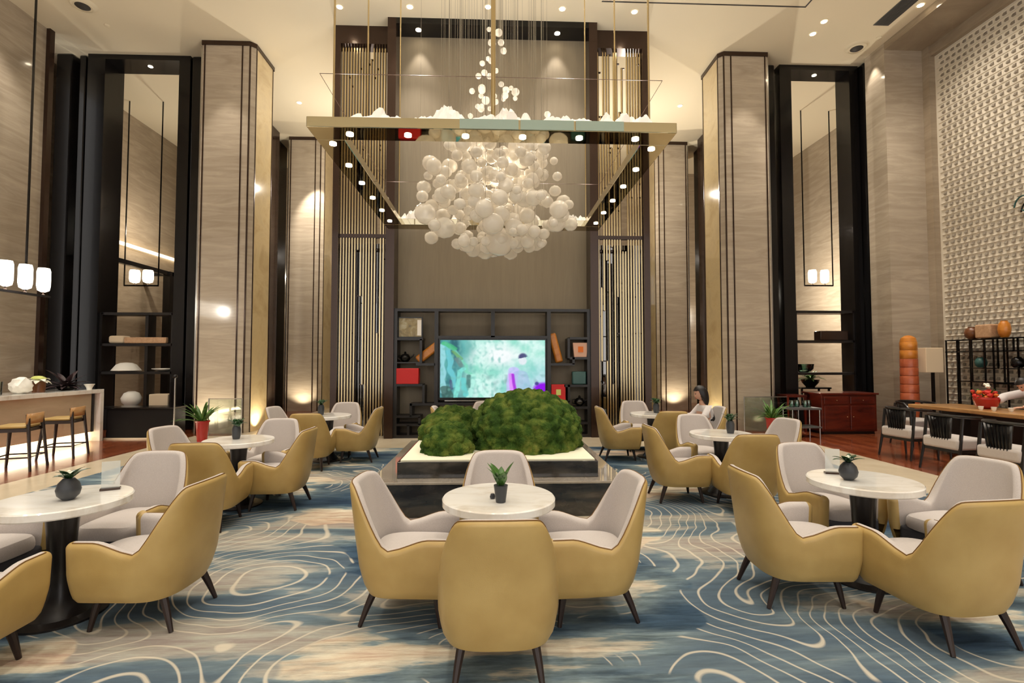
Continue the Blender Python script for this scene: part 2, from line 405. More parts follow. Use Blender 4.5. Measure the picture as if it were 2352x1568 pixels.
def shelf_unit(x0, x1, y, zs, base, divs, label):
    t = thing('portal_shelf', label, 'shelf unit', ((x0+x1)/2, y, 0)); cx = (x0+x1)/2
    for z in zs: B(x0-cx, x1-cx, .0, .4, z-.035, z+.025).build('shelf', 'blackwood', t, smooth=False)
    for d in divs: B(d-cx-.035, d-cx+.035, .12, .4, base, zs[0]).build('divider', 'blackwood', t, smooth=False)
    B(x0-cx, x1-cx, 0, .42, 0, base).build('cabinet_body', 'matte_black', t, smooth=False, bevel=.01)
    for sx in (-1, 1):
        B(sx*(x1-x0)/2 - .03, sx*(x1-x0)/2 + .03, 0, .42, 0, zs[0]+.02).build('side_post', 'blackwood', t, smooth=False)
    return t
shelf_unit(-9.19, -7.55, 12.08, [2.72, 1.99, 1.33], .52, [-8.22], 'black open shelf unit built into the left portal')
shelf_unit(7.34, 8.79, 11.84, [2.8, 2.08, 1.3], .5, [], 'black open shelf unit in the right portal behind the mahogany cabinet')
# things on the left shelf
def simple(name, mb, m, label, cat, group=None, **k): return tag(mb.build(name, m, **k), label, cat, group)
simple('parchment_box', MB().prism([(-9.05, 12.12), (-8.7, 12.12), (-8.7, 12.4), (-9.05, 12.4)], 2.018, 2.2), 'cream_cloth', 'pale rounded box at the end of the upper left portal shelf', 'box', bevel=.05, seg=4)
simple('wooden_tray', MB().prism([(-8.66, 12.085), (-7.7, 12.085), (-7.7, 12.19), (-8.66, 12.19)], 2.018, 2.16), 'beige_weave', 'long brown tray beside the pale box on the left portal shelf', 'tray', bevel=.02)
simple('white_bowl', MB().lathe([(.16, 0), (.3, .02), (.2, .16), (.12, .2), (.02, .21)], 32, (-8.72, 12.28, 1.357)), 'white_matte', 'white domed dish on the middle shelf of the left portal', 'dish')
simple('flat_dish', MB().lathe([(.1, 0), (.24, .05), (.25, .07), (.08, .03)], 32, (-7.86, 12.3, 1.357)), 'white_matte', 'shallow white dish on the middle shelf, beside the post', 'dish')
simple('round_vase', MB().lathe([(.1, 0), (.19, .1), (.21, .2), (.15, .32), (.07, .36), (.05, .36)], 32, (-8.58, 12.28, .522)), 'white_matte', 'round white vase on the base cabinet of the left portal', 'vase')
simple('paper_box', MB().prism([(-8.1, 12.15), (-7.66, 12.15), (-7.66, 12.45), (-8.1, 12.45)], .522, .82), 'cream_cloth', 'cream square box on the base cabinet of the left portal', 'box', bevel=.02)
# things on the right shelf
simple('shoe_box', MB().prism([(8.0, 11.92), (8.7, 11.92), (8.7, 12.18), (8.0, 12.18)], 2.108, 2.34), 'bronze', 'brown rectangular box on the upper shelf of the right portal', 'box', bevel=.015)
simple('frosted_bowl', MB().lathe([(.12, 0), (.2, .08), (.22, .2), (.2, .2), (.1, .05)], 28, (7.66, 12.06, 1.328)), 'green_glass', 'pale green glass bowl on the lower shelf of the right portal', 'bowl')

# low black cabinet and slim post in front of the left portal
t = thing('low_cabinet', 'low black cabinet standing before the left portal beside the bar', 'cabinet', (-7.2, 10.75, 0))
B(-.72, .62, -.12, .3, .03, .62).build('body', 'matte_black', t, smooth=False, bevel=.01)
B(-.74, .64, -.15, .32, .62, .65).build('top', 'black', t, smooth=False)
B(-.74, .64, -.15, .3, 0, .03).build('plinth', 'pale_stone', t, smooth=False)
t = thing('sign_post', 'slim steel post with a small dark knob beside the low black cabinet', 'post', (-6.45, 10.45, 0))
MB().tube([(0, 0, 0), (0, 0, 1.25)], .014).build('pole', 'silver', t)
MB().lathe([(.13, 0), (.13, .012), (.02, .025)], 24).build('base', 'silver', t)
MB().ball((0, 0, 1.29), .045).build('knob', 'black', t)

# far interior seen through the left portal
t = thing('glazed_partition', 'thin black frame of a distant partition seen through the left portal', 'partition', (-9.9, 14, 0))
B(-.06, .06, -1.4, 1.6, 4.2, 4.32).build('rail', 'black', t, smooth=False)
B(-.1, .1, 1.5, 1.7, 0, 4.32).build('post', 'black', t, smooth=False)
B(-.75, .1, 1.62, 1.7, 4.2, 4.32).build('rail', 'black', t, smooth=False)
simple('cove_light', B(-10.72, -10.6, 12.7, 18.9, 4.95, 5.02), 'strip', 'long glowing cove strip on the wall seen through the left portal', 'light strip', smooth=False)

# ------------------------------------------------------------------ central feature wall
t = thing('feature_surround', 'tall dark bronze frame round the grey-brown feature panel', 'frame', (0, 10.45, 0))
B(-2.24, -2.06, 0, .5, 0, H).build('jamb', 'bronze', t, smooth=False)
B(2.06, 2.24, 0, .5, 0, H).build('jamb', 'bronze', t, smooth=False)
B(-2.06, 2.06, 0, .5, H-.13, H).build('lintel', 'black', t, smooth=False)
for x in (-1.62, 1.4): MB().lathe([(.06, H-.137), (.06, H-.13)], 20, (x, .2, 0)).build('downlight', 'downlight', t)
simple('linen_wall_covering', B(-2.06, 2.06, 10.9, 10.96, 0, H-.13), 'panel', 'plain grey-brown linen panel above the display shelf', 'wall panel', smooth=False)
struct('wall_core', B(-2.2, 2.2, 10.97, 11.3, 0, H), 'black', smooth=False)

def lattice(x0, x1, y, seed, label):
    rnd = random.Random(seed)
    t = thing('lattice_screen', label, 'lattice screen', ((x0+x1)/2, y, 0)); cx = (x0+x1)/2
    a, b = x0-cx, x1-cx
    fr = MB(); out = .13
    if cx < 0: fr.box(a, a+out, 0, .3, 0, H); fr.box(b-.02, b, 0, .3, 0, H); ia, ib = a+out, b-.02
    else: fr.box(b-out, b, 0, .3, 0, H); fr.box(a, a+.02, 0, .3, 0, H); ia, ib = a+.02, b-out
    fr.build('frame', 'bronze', t, smooth=False)
    B(ia, ib, 0, .3, H-.4, H).build('lintel', 'bronze', t, smooth=False)
    n = 17; xs = [ia+.03+(ib-ia-.06)*i/(n-1) for i in range(n)]
    bars = MB(); cr = MB(); back = MB()
    for i, x in enumerate(xs):
        z = 0.0
        while z < H-.4:
            seg = rnd.choice([1.1, 1.6, 2.2, 3.0, 4.0]); z1 = min(H-.4, z+seg)
            gap = rnd.random() < .16 and 0 < i < n-1
            if not gap: bars.box(x-.011, x+.011, .08, .13, z, z1); back.box(x+.013, x+.027, .085, .16, z, z1)
            if z1 < H-.45:
                x2 = xs[min(n-1, i+1)] if rnd.random() < .6 else xs[max(0, i-1)]
                cr.box(min(x, x2)-.011, max(x, x2)+.011, .085, .125, z1-.012, z1+.012)
            z = z1
    bars.build('vertical_bars', 'brass', t, smooth=False)
    back.build('dark_edge_strips', 'bronze', t, smooth=False)  # dark strips added beside the bars to give them darker edges
    cr.build('lattice_mesh', 'bronze', t, smooth=False)
    B(ia, ib, .07, .14, 4.26, 4.34).build('middle_rail', 'bronze', t, smooth=False)
    return t
lattice(-3.44, -2.26, 10.75, 3, 'brass lattice screen of thin bars left of the feature panel')
lattice(2.26, 3.42, 10.7, 5, 'brass lattice screen of thin bars right of the feature panel')
simple('smoked_window', B(-3.6, -2.22, 11.55, 11.58, .0, 4.3), 'dark_glass', 'smoked glass pane behind the lower half of the left lattice', 'glass pane', smooth=False)
simple('smoked_window', B(2.22, 3.58, 11.5, 11.53, .0, 4.3), 'dark_glass', 'smoked glass pane behind the lower half of the right lattice', 'glass pane', smooth=False)
# far glazed wall beyond the screens
for k, (a, b) in enumerate([(-5.3, -2.2), (2.2, 5.3)]):
    w = MB(); w.box(a, b, 17.6, 17.65, 0, 5.2)
    struct('window_%d' % (k+1), w, 'dusk_glass' if False else 'dark_glass', smooth=False)
    fr = MB()
    for i in range(5): x = a+(b-a)*i/4; fr.box(x-.05, x+.05, 17.5, 17.6, 0, 5.2)
    fr.box(a, b, 17.5, 17.6, 5.1, 5.3)
    struct('trim_%d' % (6+k), fr, 'black', smooth=False)
    struct('wall_dusk_%d' % (k+1), B(a, b, 18.2, 18.25, 0, 5.2), 'dusk', smooth=False) if 'dusk' in M else None

# ------------------------------------------------------------------ display shelf with the television
t = thing('display_shelf', 'black open display shelf filling the foot of the feature frame', 'shelf unit', (0, 10.5, 0))
def sb(x0, x1, z0, z1, name='shelf', d=.36): B(x0, x1, 0, d, z0, z1).build(name, 'blackwood', t, smooth=False)
w = .028
sb(-2.06, 2.06, 2.64, 2.70, 'top_board'); sb(-2.06, 2.06, 0, .07, 'bottom_board')
for x, z0, z1 in ((-2.03, .07, 2.64), (2.03, .07, 2.64), (-1.18, .07, 2.64), (1.18, .07, 2.64), (0, 2.1, 2.64), (-.02, .07, .72)):
    sb(x-.04, x+.04, z0, z1, 'upright')
sb(-1.14, 1.14, 2.07, 2.13); sb(-1.14, 1.14, .68, .74)
for x0, x1, z in ((-1.99, -1.46, 2.06), (-1.6, -1.2, 1.53), (-1.99, -1.46, 1.10), (-1.72, -1.22, .70), (-1.99, -1.5, .45), (-1.99, -1.22, .28),
                  (1.62, 1.99, 2.08), (1.22, 1.72, 1.53), (1.62, 1.99, 1.66), (1.5, 1.99, 1.08), (1.22, 1.62, .74), (1.5, 1.99, .62), (1.22, 1.99, .3)):
    sb(x0, x1, z-.025, z+.025)
for x, z0, z1 in ((-1.5, 1.55, 2.06), (-1.44, .72, 1.1), (-1.7, .45, .72), (-1.52, .28, .45), (-1.75, .07, .28), (1.6, 1.66, 2.08), (1.7, 1.53, 1.68), (1.6, .74, 1.1), (1.62, .3, .62), (1.42, .07, .3)):
    sb(x-.025, x+.025, z0, z1, 'upright')
# back of the niches: the linen panel carries on behind
# television with a jungle picture and a figure in purple
tv = thing('television', 'large flat television showing a bright green jungle and a figure in purple', 'television', (0, 10.52, 0))
B(-1.13, 1.13, 0, .06, .79, 2.07).build('bezel', 'black', tv, smooth=False)
B(-1.0, .6, -.02, .0, .765, .785).build('stand_bar', 'silver', tv, smooth=False)
def picture(nx=220, ny=124):
    x0, x1, z0, z1 = -1.10, 1.10, .84, 2.04
    bm = bmesh.new()
    vs = [[bm.verts.new((x0+(x1-x0)*i/nx, -.004, z0+(z1-z0)*j/ny)) for i in range(nx+1)] for j in range(ny+1)]
    for j in range(ny):
        for i in range(nx): bm.faces.new((vs[j][i], vs[j][i+1], vs[j+1][i+1], vs[j+1][i]))
    me = bpy.data.meshes.new('screen'); bm.to_mesh(me); bm.free()
    ca = me.color_attributes.new('picture', 'FLOAT_COLOR', 'POINT')
    def mixc(a, b, k): k = max(0, min(1, k)); return tuple(a[q]*(1-k)+b[q]*k for q in range(3))
    def stroke(u, v, pts, w):
        best = 9
        for (a, b), (c, d) in zip(pts, pts[1:]):
            dx, dy = c-a, d-b; q = max(0, min(1, ((u-a)*dx+(v-b)*dy)/(dx*dx+dy*dy)))
            best = min(best, math.hypot(u-a-q*dx, v-b-q*dy))
        return max(0, min(1, (w-best)/.012+.5))
    for i, vtx in enumerate(me.vertices):
        u = (vtx.co.x-x0)/(x1-x0); v = 1-(vtx.co.z-z0)/(z1-z0)      # v down
        U = u*1.83
        n = noise.fractal(Vector((U*5, v*5, 1.3)), 1, 2, 5)
        c = mixc((150, 226, 206), (226, 255, 248), .5+n*.8)
        c = mixc(c, (250, 255, 255), 1.5-math.hypot((u-.58)*1.5, (v-.28)*1.3)*4.2)
        c = mixc(c, (150, 196, 226), (u-.45)*1.3*(v-.25)*1.6)
        c = mixc(c, (110, 150, 150), .9*max(0, noise.noise(Vector((U*9, v*9, 4))))*(v > .6)*(u > .4))
        if u < .42:
            dk = mixc((90, 170, 170), (60, 110, 120), .5+noise.noise(Vector((U*6, v*3, 9))))
            c = mixc(c, dk, (.34-u)*5+.3*noise.noise(Vector((U*4, v*4, 2))))
        for pts, w_, col in (([(.02, .1), (.03, .9)], .03, (170, 232, 240)), ([(.06, .08), (.1, .35), (.09, .5), (.13, .66), (.12, .8)], .03, (120, 214, 224)),
                             ([(.04, .06), (.13, .17), (.18, .3), (.24, .44), (.25, .55), (.31, .62)], .022, (130, 220, 190)), ([(.22, .5), (.19, .54), (.17, .75), (.15, 1)], .026, (140, 240, 226)),
                             ([(.31, .62), (.30, .8), (.28, 1)], .03, (190, 250, 236)), ([(.05, .06), (.13, .15)], .035, (80, 190, 130)), ([(.12, .2), (.2, .33)], .02, (116, 170, 110)),
                             ([(.22, .68), (.24, .95)], .03, (110, 216, 214)), ([(.1, .7), (.11, .85)], .014, (80, 90, 120)), ([(.27, .62), (.27, .82)], .022, (76, 120, 116)),
                             ([(.16, .33), (.2, .45)], .03, (112, 138, 136)), ([(.36, .7), (.4, .9), (.44, .98)], .03, (214, 255, 246)), ([(.05, .85), (.08, .98)], .05, (70, 104, 96))):
            c = mixc(c, col, .8*stroke(u, v, pts, w_*(.9+.5*noise.noise(Vector((U*8, v*8, 3))))))
        # the figure
        c = mixc(c, (206, 200, 255), stroke(u, v, [(.70, .52), (.68, .75), (.68, .95)], .05)*.9)
        c = mixc(c, (170, 190, 232), stroke(u, v, [(.76, .6), (.8, .85)], .07)*.55)
        c = mixc(c, (232, 150, 255), stroke(u, v, [(.675, .6), (.69, .98)], .024))
        c = mixc(c, (176, 62, 222), stroke(u, v, [(.69, .6), (.70, .75), (.715, .88)], .014))
        d = math.hypot((u-.79)*1.5, (v-.33))
        c = mixc(c, (232, 240, 246), .8*(.085-math.hypot((u-.785)*1.9, v-.36))/.02)
        if v < .31-.4*(u-.785): c = mixc(c, (84, 86, 128), (.085-math.hypot((u-.787)*1.7, (v-.30)))/.03)
        c = mixc(c, (120, 190, 180), .9*max(0, noise.noise(Vector((U*16, v*16, 7))))*(.3+.7*(u < .6)))
        c = mixc(c, (150, 30, 236), (.11-math.hypot((u-.98)*1.0, (v-.86)*.8))/.04)
        c = mixc(c, (84, 74, 150), (.04-math.hypot((u-.92)*1.6, (v-.76)))/.02)
        ca.data[i].color = lin(c)
    m = bpy.data.materials.new('television_picture'); m.use_nodes = True; m.node_tree.nodes.clear()
    o_ = N(m, 'ShaderNodeOutputMaterial'); e = N(m, 'ShaderNodeEmission'); a = N(m, 'ShaderNodeAttribute', attribute_name='picture')
    e.inputs['Strength'].default_value = 1.0; L(m, a.outputs['Color'], e.inputs['Color']); L(m, e.outputs[0], o_.inputs['Surface'])
    me.materials.append(m); o = bpy.data.objects.new('screen', me); COL.objects.link(o); o.parent = tv
    return m
tvm = picture()

# ornaments on the display shelf
p = thing('framed_print', 'square gold and grey framed print, top of the display shelf at its left end', 'picture', (-1.74, 10.6, 2.088))
B(-.26, .26, 0, .03, 0, .44).build('frame', 'black', p, smooth=False)
M['print'] = streaky('ochre_print', [(104, 96, 70), (160, 140, 90), (196, 190, 160)], (6, 6, 6), .4, .2)
B(-.235, .235, -.004, .0, .025, .415).build('print', 'print', p, smooth=False)
B(.15, .235, -.007, -.004, .05, .38).build('pale_corner', 'paper', p, smooth=False)
o = MB().prism([(-.09, -.05), (.09, -.07), (.1, .07), (-.09, .06)], 0, .56).build('wooden_log', 'orange_wood', bevel=.04, seg=3)
o.location = (-1.59, 10.66, 1.61); o.rotation_euler = (0, math.radians(52), 0)
tag(o, 'slanting orange wooden block leaning left of the television', 'ornament')
o = MB().prism([(-.08, -.05), (.08, -.07), (.09, .07), (-.08, .06)], 0, .64).build('wooden_log', 'orange_wood', bevel=.04, seg=3)
o.location = (1.42, 10.66, 1.57); o.rotation_euler = (0, math.radians(-15), 0)
tag(o, 'upright tilted orange wooden block right of the television', 'ornament')
simple('gift_box', MB().prism([(-2.0, 10.47), (-1.54, 10.47), (-1.54, 10.7), (-2.0, 10.7)], 1.126, 1.45), 'red_box', 'wide red box on the left side of the display shelf', 'box', bevel=.012)
o = thing('gift_box', 'red square box with a pale seal right of the television', 'box', (1.38, 10.6, .766))
B(-.15, .15, -.1, .1, 0, .34).build('box_body', 'red_box', o, smooth=False, bevel=.008)
B(-.05, .05, -.106, -.1, .12, .24).build('seal', 'cream_petal', o, smooth=False)
o = thing('tea_carton', 'white carton with an orange mark on the right of the display shelf', 'box', (1.85, 10.6, 1.687))
MB().faces([(-.13, -.08, 0), (.13, -.08, 0), (.13, .08, 0), (-.13, .08, 0), (-.16, -.08, .3), (.16, -.08, .3), (.16, .08, .3), (-.16, .08, .3)],
           [(0, 3, 2, 1), (4, 5, 6, 7), (0, 1, 5, 4), (1, 2, 6, 5), (2, 3, 7, 6), (3, 0, 4, 7)]) 
bx = MB(); bx.faces([(-.13, -.08, 0), (.13, -.08, 0), (.13, .08, 0), (-.13, .08, 0), (-.16, -.08, .3), (.16, -.08, .3), (.16, .08, .3), (-.16, .08, .3)],
           [(0, 3, 2, 1), (4, 5, 6, 7), (0, 1, 5, 4), (1, 2, 6, 5), (2, 3, 7, 6), (3, 0, 4, 7)])
M['card'] = mat('pale_card', (222, 176, 150), .6)
bx.build('carton', 'card', o, smooth=False)
B(-.05, .06, -.088, -.08, .1, .22).build('orange_mark', 'orange_petal', o, smooth=False)
simple('glass_block', MB().prism([(1.68, 10.55), (1.98, 10.55), (1.98, 10.7), (1.68, 10.7)], 1.106, 1.38), 'teal_glaze', 'grey-green glass block at the right end of the display shelf', 'ornament', bevel=.02)
for x, z, lb in ((-1.84, 1.58, 'small black teapot on the upper left of the display shelf'), (1.84, .65, 'small black teapot low on the right of the display shelf')):
    o = thing('teapot', lb, 'teapot', (x, 10.62, z+ (0.0 if x > 0 else -.0)))
    MB().lathe([(.05, 0), (.1, .05), (.11, .1), (.07, .16), (.02, .18), (.025, .2), (.01, .22)], 24).build('body', 'black', o)
    MB().tube([(.09, 0, .08), (.16, 0, .13), (.18, 0, .17)], [.02, .013, .01]).build('spout', 'black', o)
    MB().tube([(-.08, 0, .14), (-.15, 0, .13), (-.15, 0, .06), (-.09, 0, .05)], .009).build('handle', 'black', o)
sb2 = B(-1.99, -1.52, 10.5, 10.86, 1.555, 1.58)
o = sb2.build('shelf', 'blackwood', smooth=False); o.parent = t; o.location = (0, -10.5, 0)

# ------------------------------------------------------------------ planter and moss mounds
t = thing('stone_planter', 'two-tier black stone planter with a pale top in the middle of the lounge', 'planter', (.06, 6.5, .012))
B(-1.3, 1.3, -1.33, 1.35, 0, .335).build('lower_tier', 'black_stone', t, smooth=False, bevel=.006)
M['ledge'] = streaky('polished_ledge', [(150, 138, 122), (182, 170, 152)], (2, 2, 6), .06, .9)
B(-1.32, 1.32, -1.35, 1.37, .335, .36).build('ledge', 'ledge', t, smooth=False, bevel=.004)
B(-1.06, 1.06, -1.17, 1.15, .36, .53).build('upper_tier', 'black_stone', t, smooth=False, bevel=.005)
B(-1.03, 1.03, -1.14, 1.12, .53, .545).build('sand_bed', 'white_gravel', t, smooth=False)
def moss(c, rx, ry, h, sub, seed, label, base=.545, lump=9.5):
    bm = bmesh.new(); bmesh.ops.create_icosphere(bm, subdivisions=sub, radius=1)
    for v in bm.verts:
        d = v.co.normalized()
        zz = d.z
        # squat dome: bulging sides, flat foot
        r = 1.0
        p = Vector((d.x*rx, d.y*ry, 0))
        z = h*(.34 + .66*zz) if zz > 0 else h*.34*max(0, 1+zz/.6)
        k = 1.0 if zz > 0 else 1/max(.2, math.sqrt(1-zz*zz)) if zz > -.6 else 1.25*max(0, 1+zz)/.4
        p = Vector((p.x*k, p.y*k, z))
        q = Vector((p.x, p.y, p.z))*lump + Vector((seed*3.1, seed, 0))
        dist, _ = noise.voronoi(q)
        b = math.sqrt(max(0, min(1, 1-dist[0]*1.25)))*(.85/lump)
        d2, _ = noise.voronoi(q*3.1)
        b += .016*math.sqrt(max(0, 1-d2[0]))+.006*noise.noise(q*7)
        nrm = Vector((d.x/rx, d.y/ry, max(0, d.z)/h)).normalized()
        v.co = p + nrm*b*(1 if zz > -.7 else 0)
    me = bpy.data.meshes.new('moss_mound'); bm.to_mesh(me); bm.free(); me.materials.append(M['moss'])
    for f in me.polygons: f.use_smooth = True
    o = bpy.data.objects.new('moss_mound', me); COL.objects.link(o); o.location = (c[0], c[1], base)
    tag(o, label, 'moss mound')
moss((.41, 6.28), .62, .62, .63, 7, 1, 'large green moss mound, biggest of the three on the planter')
moss((-.52, 6.85), .40, .42, .38, 6, 2, 'middle-sized moss mound behind the small one on the planter')
moss((-.52, 5.88), .25, .28, .30, 6, 5, 'small moss mound at the front left of the planter', lump=12)

# ------------------------------------------------------------------ armchair
def smooth01(t): t = max(0, min(1, t)); return t*t*(3-2*t)
def make_chair():
    t = thing('tub_armchair', '', 'armchair')
    # half plan from the arm tip round to the middle of the back
    half = []
    for i in range(9): half.append((-.31, .27 - .27*i/9))
    e = 3.1; n = 18
    for i in range(n+1):
        a = PI/2*i/n
        half.append((-.31*math.cos(a)**(2/e), -.27*math.sin(a)**(2/e)))
    plan = half + [(-x, y) for x, y in half[:-1][::-1]]
    K = len(plan)
    def height(i):
        x, y = plan[i]; 
        arm = .475 + .068*smooth01((y+.08)/.24)
        k = smooth01((-.055-y)/.18)
        top = .85 - .04*(abs(x)/.31)**4
        return arm*(1-k)+top*k
    def outer(i, z):
        x, y = plan[i]
        tuck = .86 + .14*min(1, max(0, (z-.19)/.16))**.5 if z < .35 else 1.0
        bk = smooth01((.10-y)/.3)
        up = max(0, (z-.45)/.40)
        nar = 1 - .16*bk*up**1.7
        lean = -.095*bk*max(0, (z-.22)/.63)**1.1
        front = .02*(1-bk)*min(1, max(0, (z-.2)/.35))
        return Vector((x*tuck*nar, y*(tuck*.5+.5 if y > 0 else tuck) + lean + front, z))
    def normal(i):
        a = Vector(plan[max(0, i-1)]); b = Vector(plan[min(K-1, i+1)]); d = (b-a).normalized()
        return Vector((-d.y, d.x, 0))*-1 if False else Vector((-d.y, d.x, 0))
    # make sure the normal points inward
    def inward(i):
        nn = normal(i); x, y = plan[i]
        c = Vector((-x, -(y-.15) if y < 0 else 0, 0))
        return nn if nn.dot(c) > 0 else -nn
    TH = .078
    NZ, NR, NI = 12, 9, 9
    def section(i, cth=1.0, adv=0.0, drop=0.0):
        h = height(i) - drop; nn = inward(i); pts = []; th = TH - .02*smooth01((-.02-plan[i][1])/.2)
        hc = h - th/2*cth
        fwd = Vector((0, adv, 0))
        o0 = th/2*(1-cth)
        for k in range(NZ):
            z = .19 + (hc-.19)*k/(NZ-1)
            pts.append(outer(i, z) + nn*o0 + fwd)
        for k in range(1, NR):
            a = PI*k/NR
            p = outer(i, hc); pts.append(p + nn*(th/2 - th/2*cth*math.cos(a)) + Vector((0, 0, th/2*cth*math.sin(a)))*1.0 + fwd)
        for k in range(NI):
            z = hc - (hc-.30)*k/(NI-1)
            pts.append(outer(i, z) + nn*(th - o0) + fwd)
        return pts
    secs = []
    for b in (80, 60, 40, 20):
        c = math.cos(math.radians(b)); secs.append(section(0, max(.05, c), TH/2*math.sin(math.radians(b))*1.1, .035*(1-c)))
    for i in range(K): secs.append(section(i))
    for b in (20, 40, 60, 80):
        c = math.cos(math.radians(b)); secs.append(section(K-1, max(.05, c), TH/2*math.sin(math.radians(b))*1.1, .035*(1-c)))
    split = NZ + 2                                       # lining starts just inside the crest
    sh = MB(); li = MB()
    P = len(secs[0]); n4 = 4
    V = [[sh.bm.verts.new(p) for p in s] for s in secs]
    for a in range(len(secs)-1):
        cap = a < n4 or a >= len(secs)-1-n4
        for k in range(P-1):
            if cap or k < split: sh.bm.faces.new((V[a][k], V[a+1][k], V[a+1][k+1], V[a][k+1]))
    sh.bm.faces.new([v for v in V[0]]); sh.bm.faces.new([v for v in V[-1]][::-1])
    sh.bm.faces.new([V[a][0] for a in range(len(secs))])     # underside
    bmesh.ops.delete(sh.bm, geom=[v for v in sh.bm.verts if not v.link_faces], context='VERTS')
    sh.build('shell', 'leather', t)
    W = {}
    for a in range(n4, len(secs)-n4):
        for k in range(split, P): W[a, k] = li.bm.verts.new(secs[a][k])
    for a in range(n4, len(secs)-n4-1):
        for k in range(split, P-1): li.bm.faces.new((W[a, k], W[a+1, k], W[a+1, k+1], W[a, k+1]))
    li.build('lining', 'fabric', t)
    MB().tube([secs[a][split] + Vector((0, 0, .001)) for a in range(n4, len(secs)-n4)], .0035, 6).build('piping', 'piping', t)
    # seat cushion: rounded slab
    cu = MB(); rings = []
    def ring(s, z, f=0): 
        pts = []
        for k in range(40):
            a = 2*PI*k/40; ca, sa = math.cos(a), math.sin(a); e2 = 3.2
            x = abs(ca)**(2/e2)*math.copysign(1, ca)*.235*s; y = abs(sa)**(2/e2)*math.copysign(1, sa)*.275*s + .055
            pts.append(cu.bm.verts.new((x, y, z + .018*(1-(x/.25)**2)*f)))
        return pts
    for s, z, f in ((.93, .335, 0), (.985, .342, 0), (1, .355, 0), (1, .38, 0), (.985, .40, .4), (.94, .414, .8), (.8, .421, 1), (.5, .424, 1), (.15, .426, 1)): rings.append(ring(s, z, f))
    for A, Bq in zip(rings, rings[1:]):
        for k in range(40): cu.bm.faces.new((A[k], A[(k+1) % 40], Bq[(k+1) % 40], Bq[k]))
    cu.bm.faces.new(rings[0][::-1]); cu.bm.faces.new(rings[-1]); cu.build('seat_cushion', 'fabric', t)
    B(-.225, .225, -.08, .30, .195, .34).build('apron', 'apron', t, bevel=.02, seg=3)
    for sx in (-1, 1):
        for y0, y1 in ((.2, .235), (-.17, -.25)):
            MB().tube([(sx*.18, y0, .205), (sx*.198, (y0+y1)/2, .11), (sx*.215, y1, .002)], [.025, .02, .013], 8).build('leg', 'legwood', t)
    return t
chair = make_chair(); used = [False]
def rz_for(dx, dy): return math.atan2(-dx, dy)             # the chair faces local +Y
CG = 'mustard leather tub armchairs'
def place(x, y, face, label, jitter=0):
    rz = rz_for(*face) + math.radians(jitter)
    if not used[0]:
        used[0] = True; chair.location = (x, y, .012); chair.rotation_euler.z = rz; chair['label'] = label; chair['group'] = CG; return chair
    return dup(chair, (x, y, .012), rz, label, CG)
U, D_, R_, L_ = (0, 1), (0, -1), (1, 0), (-1, 0)
place(.03, 2.70, U, 'yellow armchair with its back to the viewer at the centre front table')
place(-.53, 3.29, R_, 'armchair at the left side of the centre front table, facing right', -4)
place(.62, 3.27, L_, 'armchair at the right side of the centre front table, facing left', 4)
place(.05, 3.86, D_, 'armchair behind the centre front table, backed against the planter')
place(-2.12, 3.30, L_, 'armchair with a broad yellow side, right of the near left table', -3)
place(-2.74, 2.60, U, 'armchair cut off by the lower left corner, before the near left table', 0)
place(-2.72, 3.94, D_, 'armchair showing its grey back behind the near left table', 0)
place(-3.36, 3.36, R_, 'armchair mostly out of view at the left of the near left table', 0)
place(2.03, 3.42, R_, 'armchair in yellow profile at the left of the near right table', -2)
place(2.66, 2.93, U, 'largest yellow armchair back at the right edge, before the near right table', 6)
place(2.80, 4.17, D_, 'grey-fronted armchair behind the near right table, beside its left end', 8)
place(3.45, 3.62, L_, 'grey-fronted armchair at the right of the near right table', 14)
place(-2.34, 5.68, L_, 'armchair in yellow profile right of the middle left table', 0)
place(-2.76, 5.02, U, 'yellow-backed armchair before the middle left table', 6)
place(-2.72, 6.30, D_, 'grey-backed armchair behind the middle left table', 0)
place(-3.42, 5.78, R_, 'pale armchair at the far side of the middle left table, next to the bar side', -10)
place(2.12, 5.80, R_, 'armchair in yellow profile left of the middle right table', 0)
place(2.72, 5.34, U, 'yellow-backed armchair before the middle right table', -4)
place(2.80, 6.62, D_, 'grey-backed armchair behind the middle right table, before the woman', 6)
place(3.52, 6.30, L_, 'pale armchair at the right of the middle right table', 12)
place(-2.14, 8.20, L_, 'armchair in yellow profile right of the farthest left table', 0)
place(-2.70, 7.60, U, 'yellow-backed armchair before the farthest left table', 6)
place(-2.62, 8.86, D_, 'grey armchair behind the farthest left table, before the lattice', 0)
place(-3.28, 8.28, R_, 'pale armchair left of the farthest left table', -8)
place(2.04, 8.18, R_, 'armchair in yellow profile left of the farthest right table', 0)
place(2.72, 7.72, U, 'yellow-backed armchair before the farthest right table', -5)
place(2.62, 9.00, D_, 'grey armchair behind the farthest right table, before the lattice', 0)
place(3.42, 8.10, L_, 'armchair the woman sits in, right of the farthest right table', 0)
place(-.66, 8.32, R_, 'armchair peeking out behind the smaller moss mounds', 0)
place(-.12, 8.98, D_, 'armchair half hidden behind the large moss mound', 0)

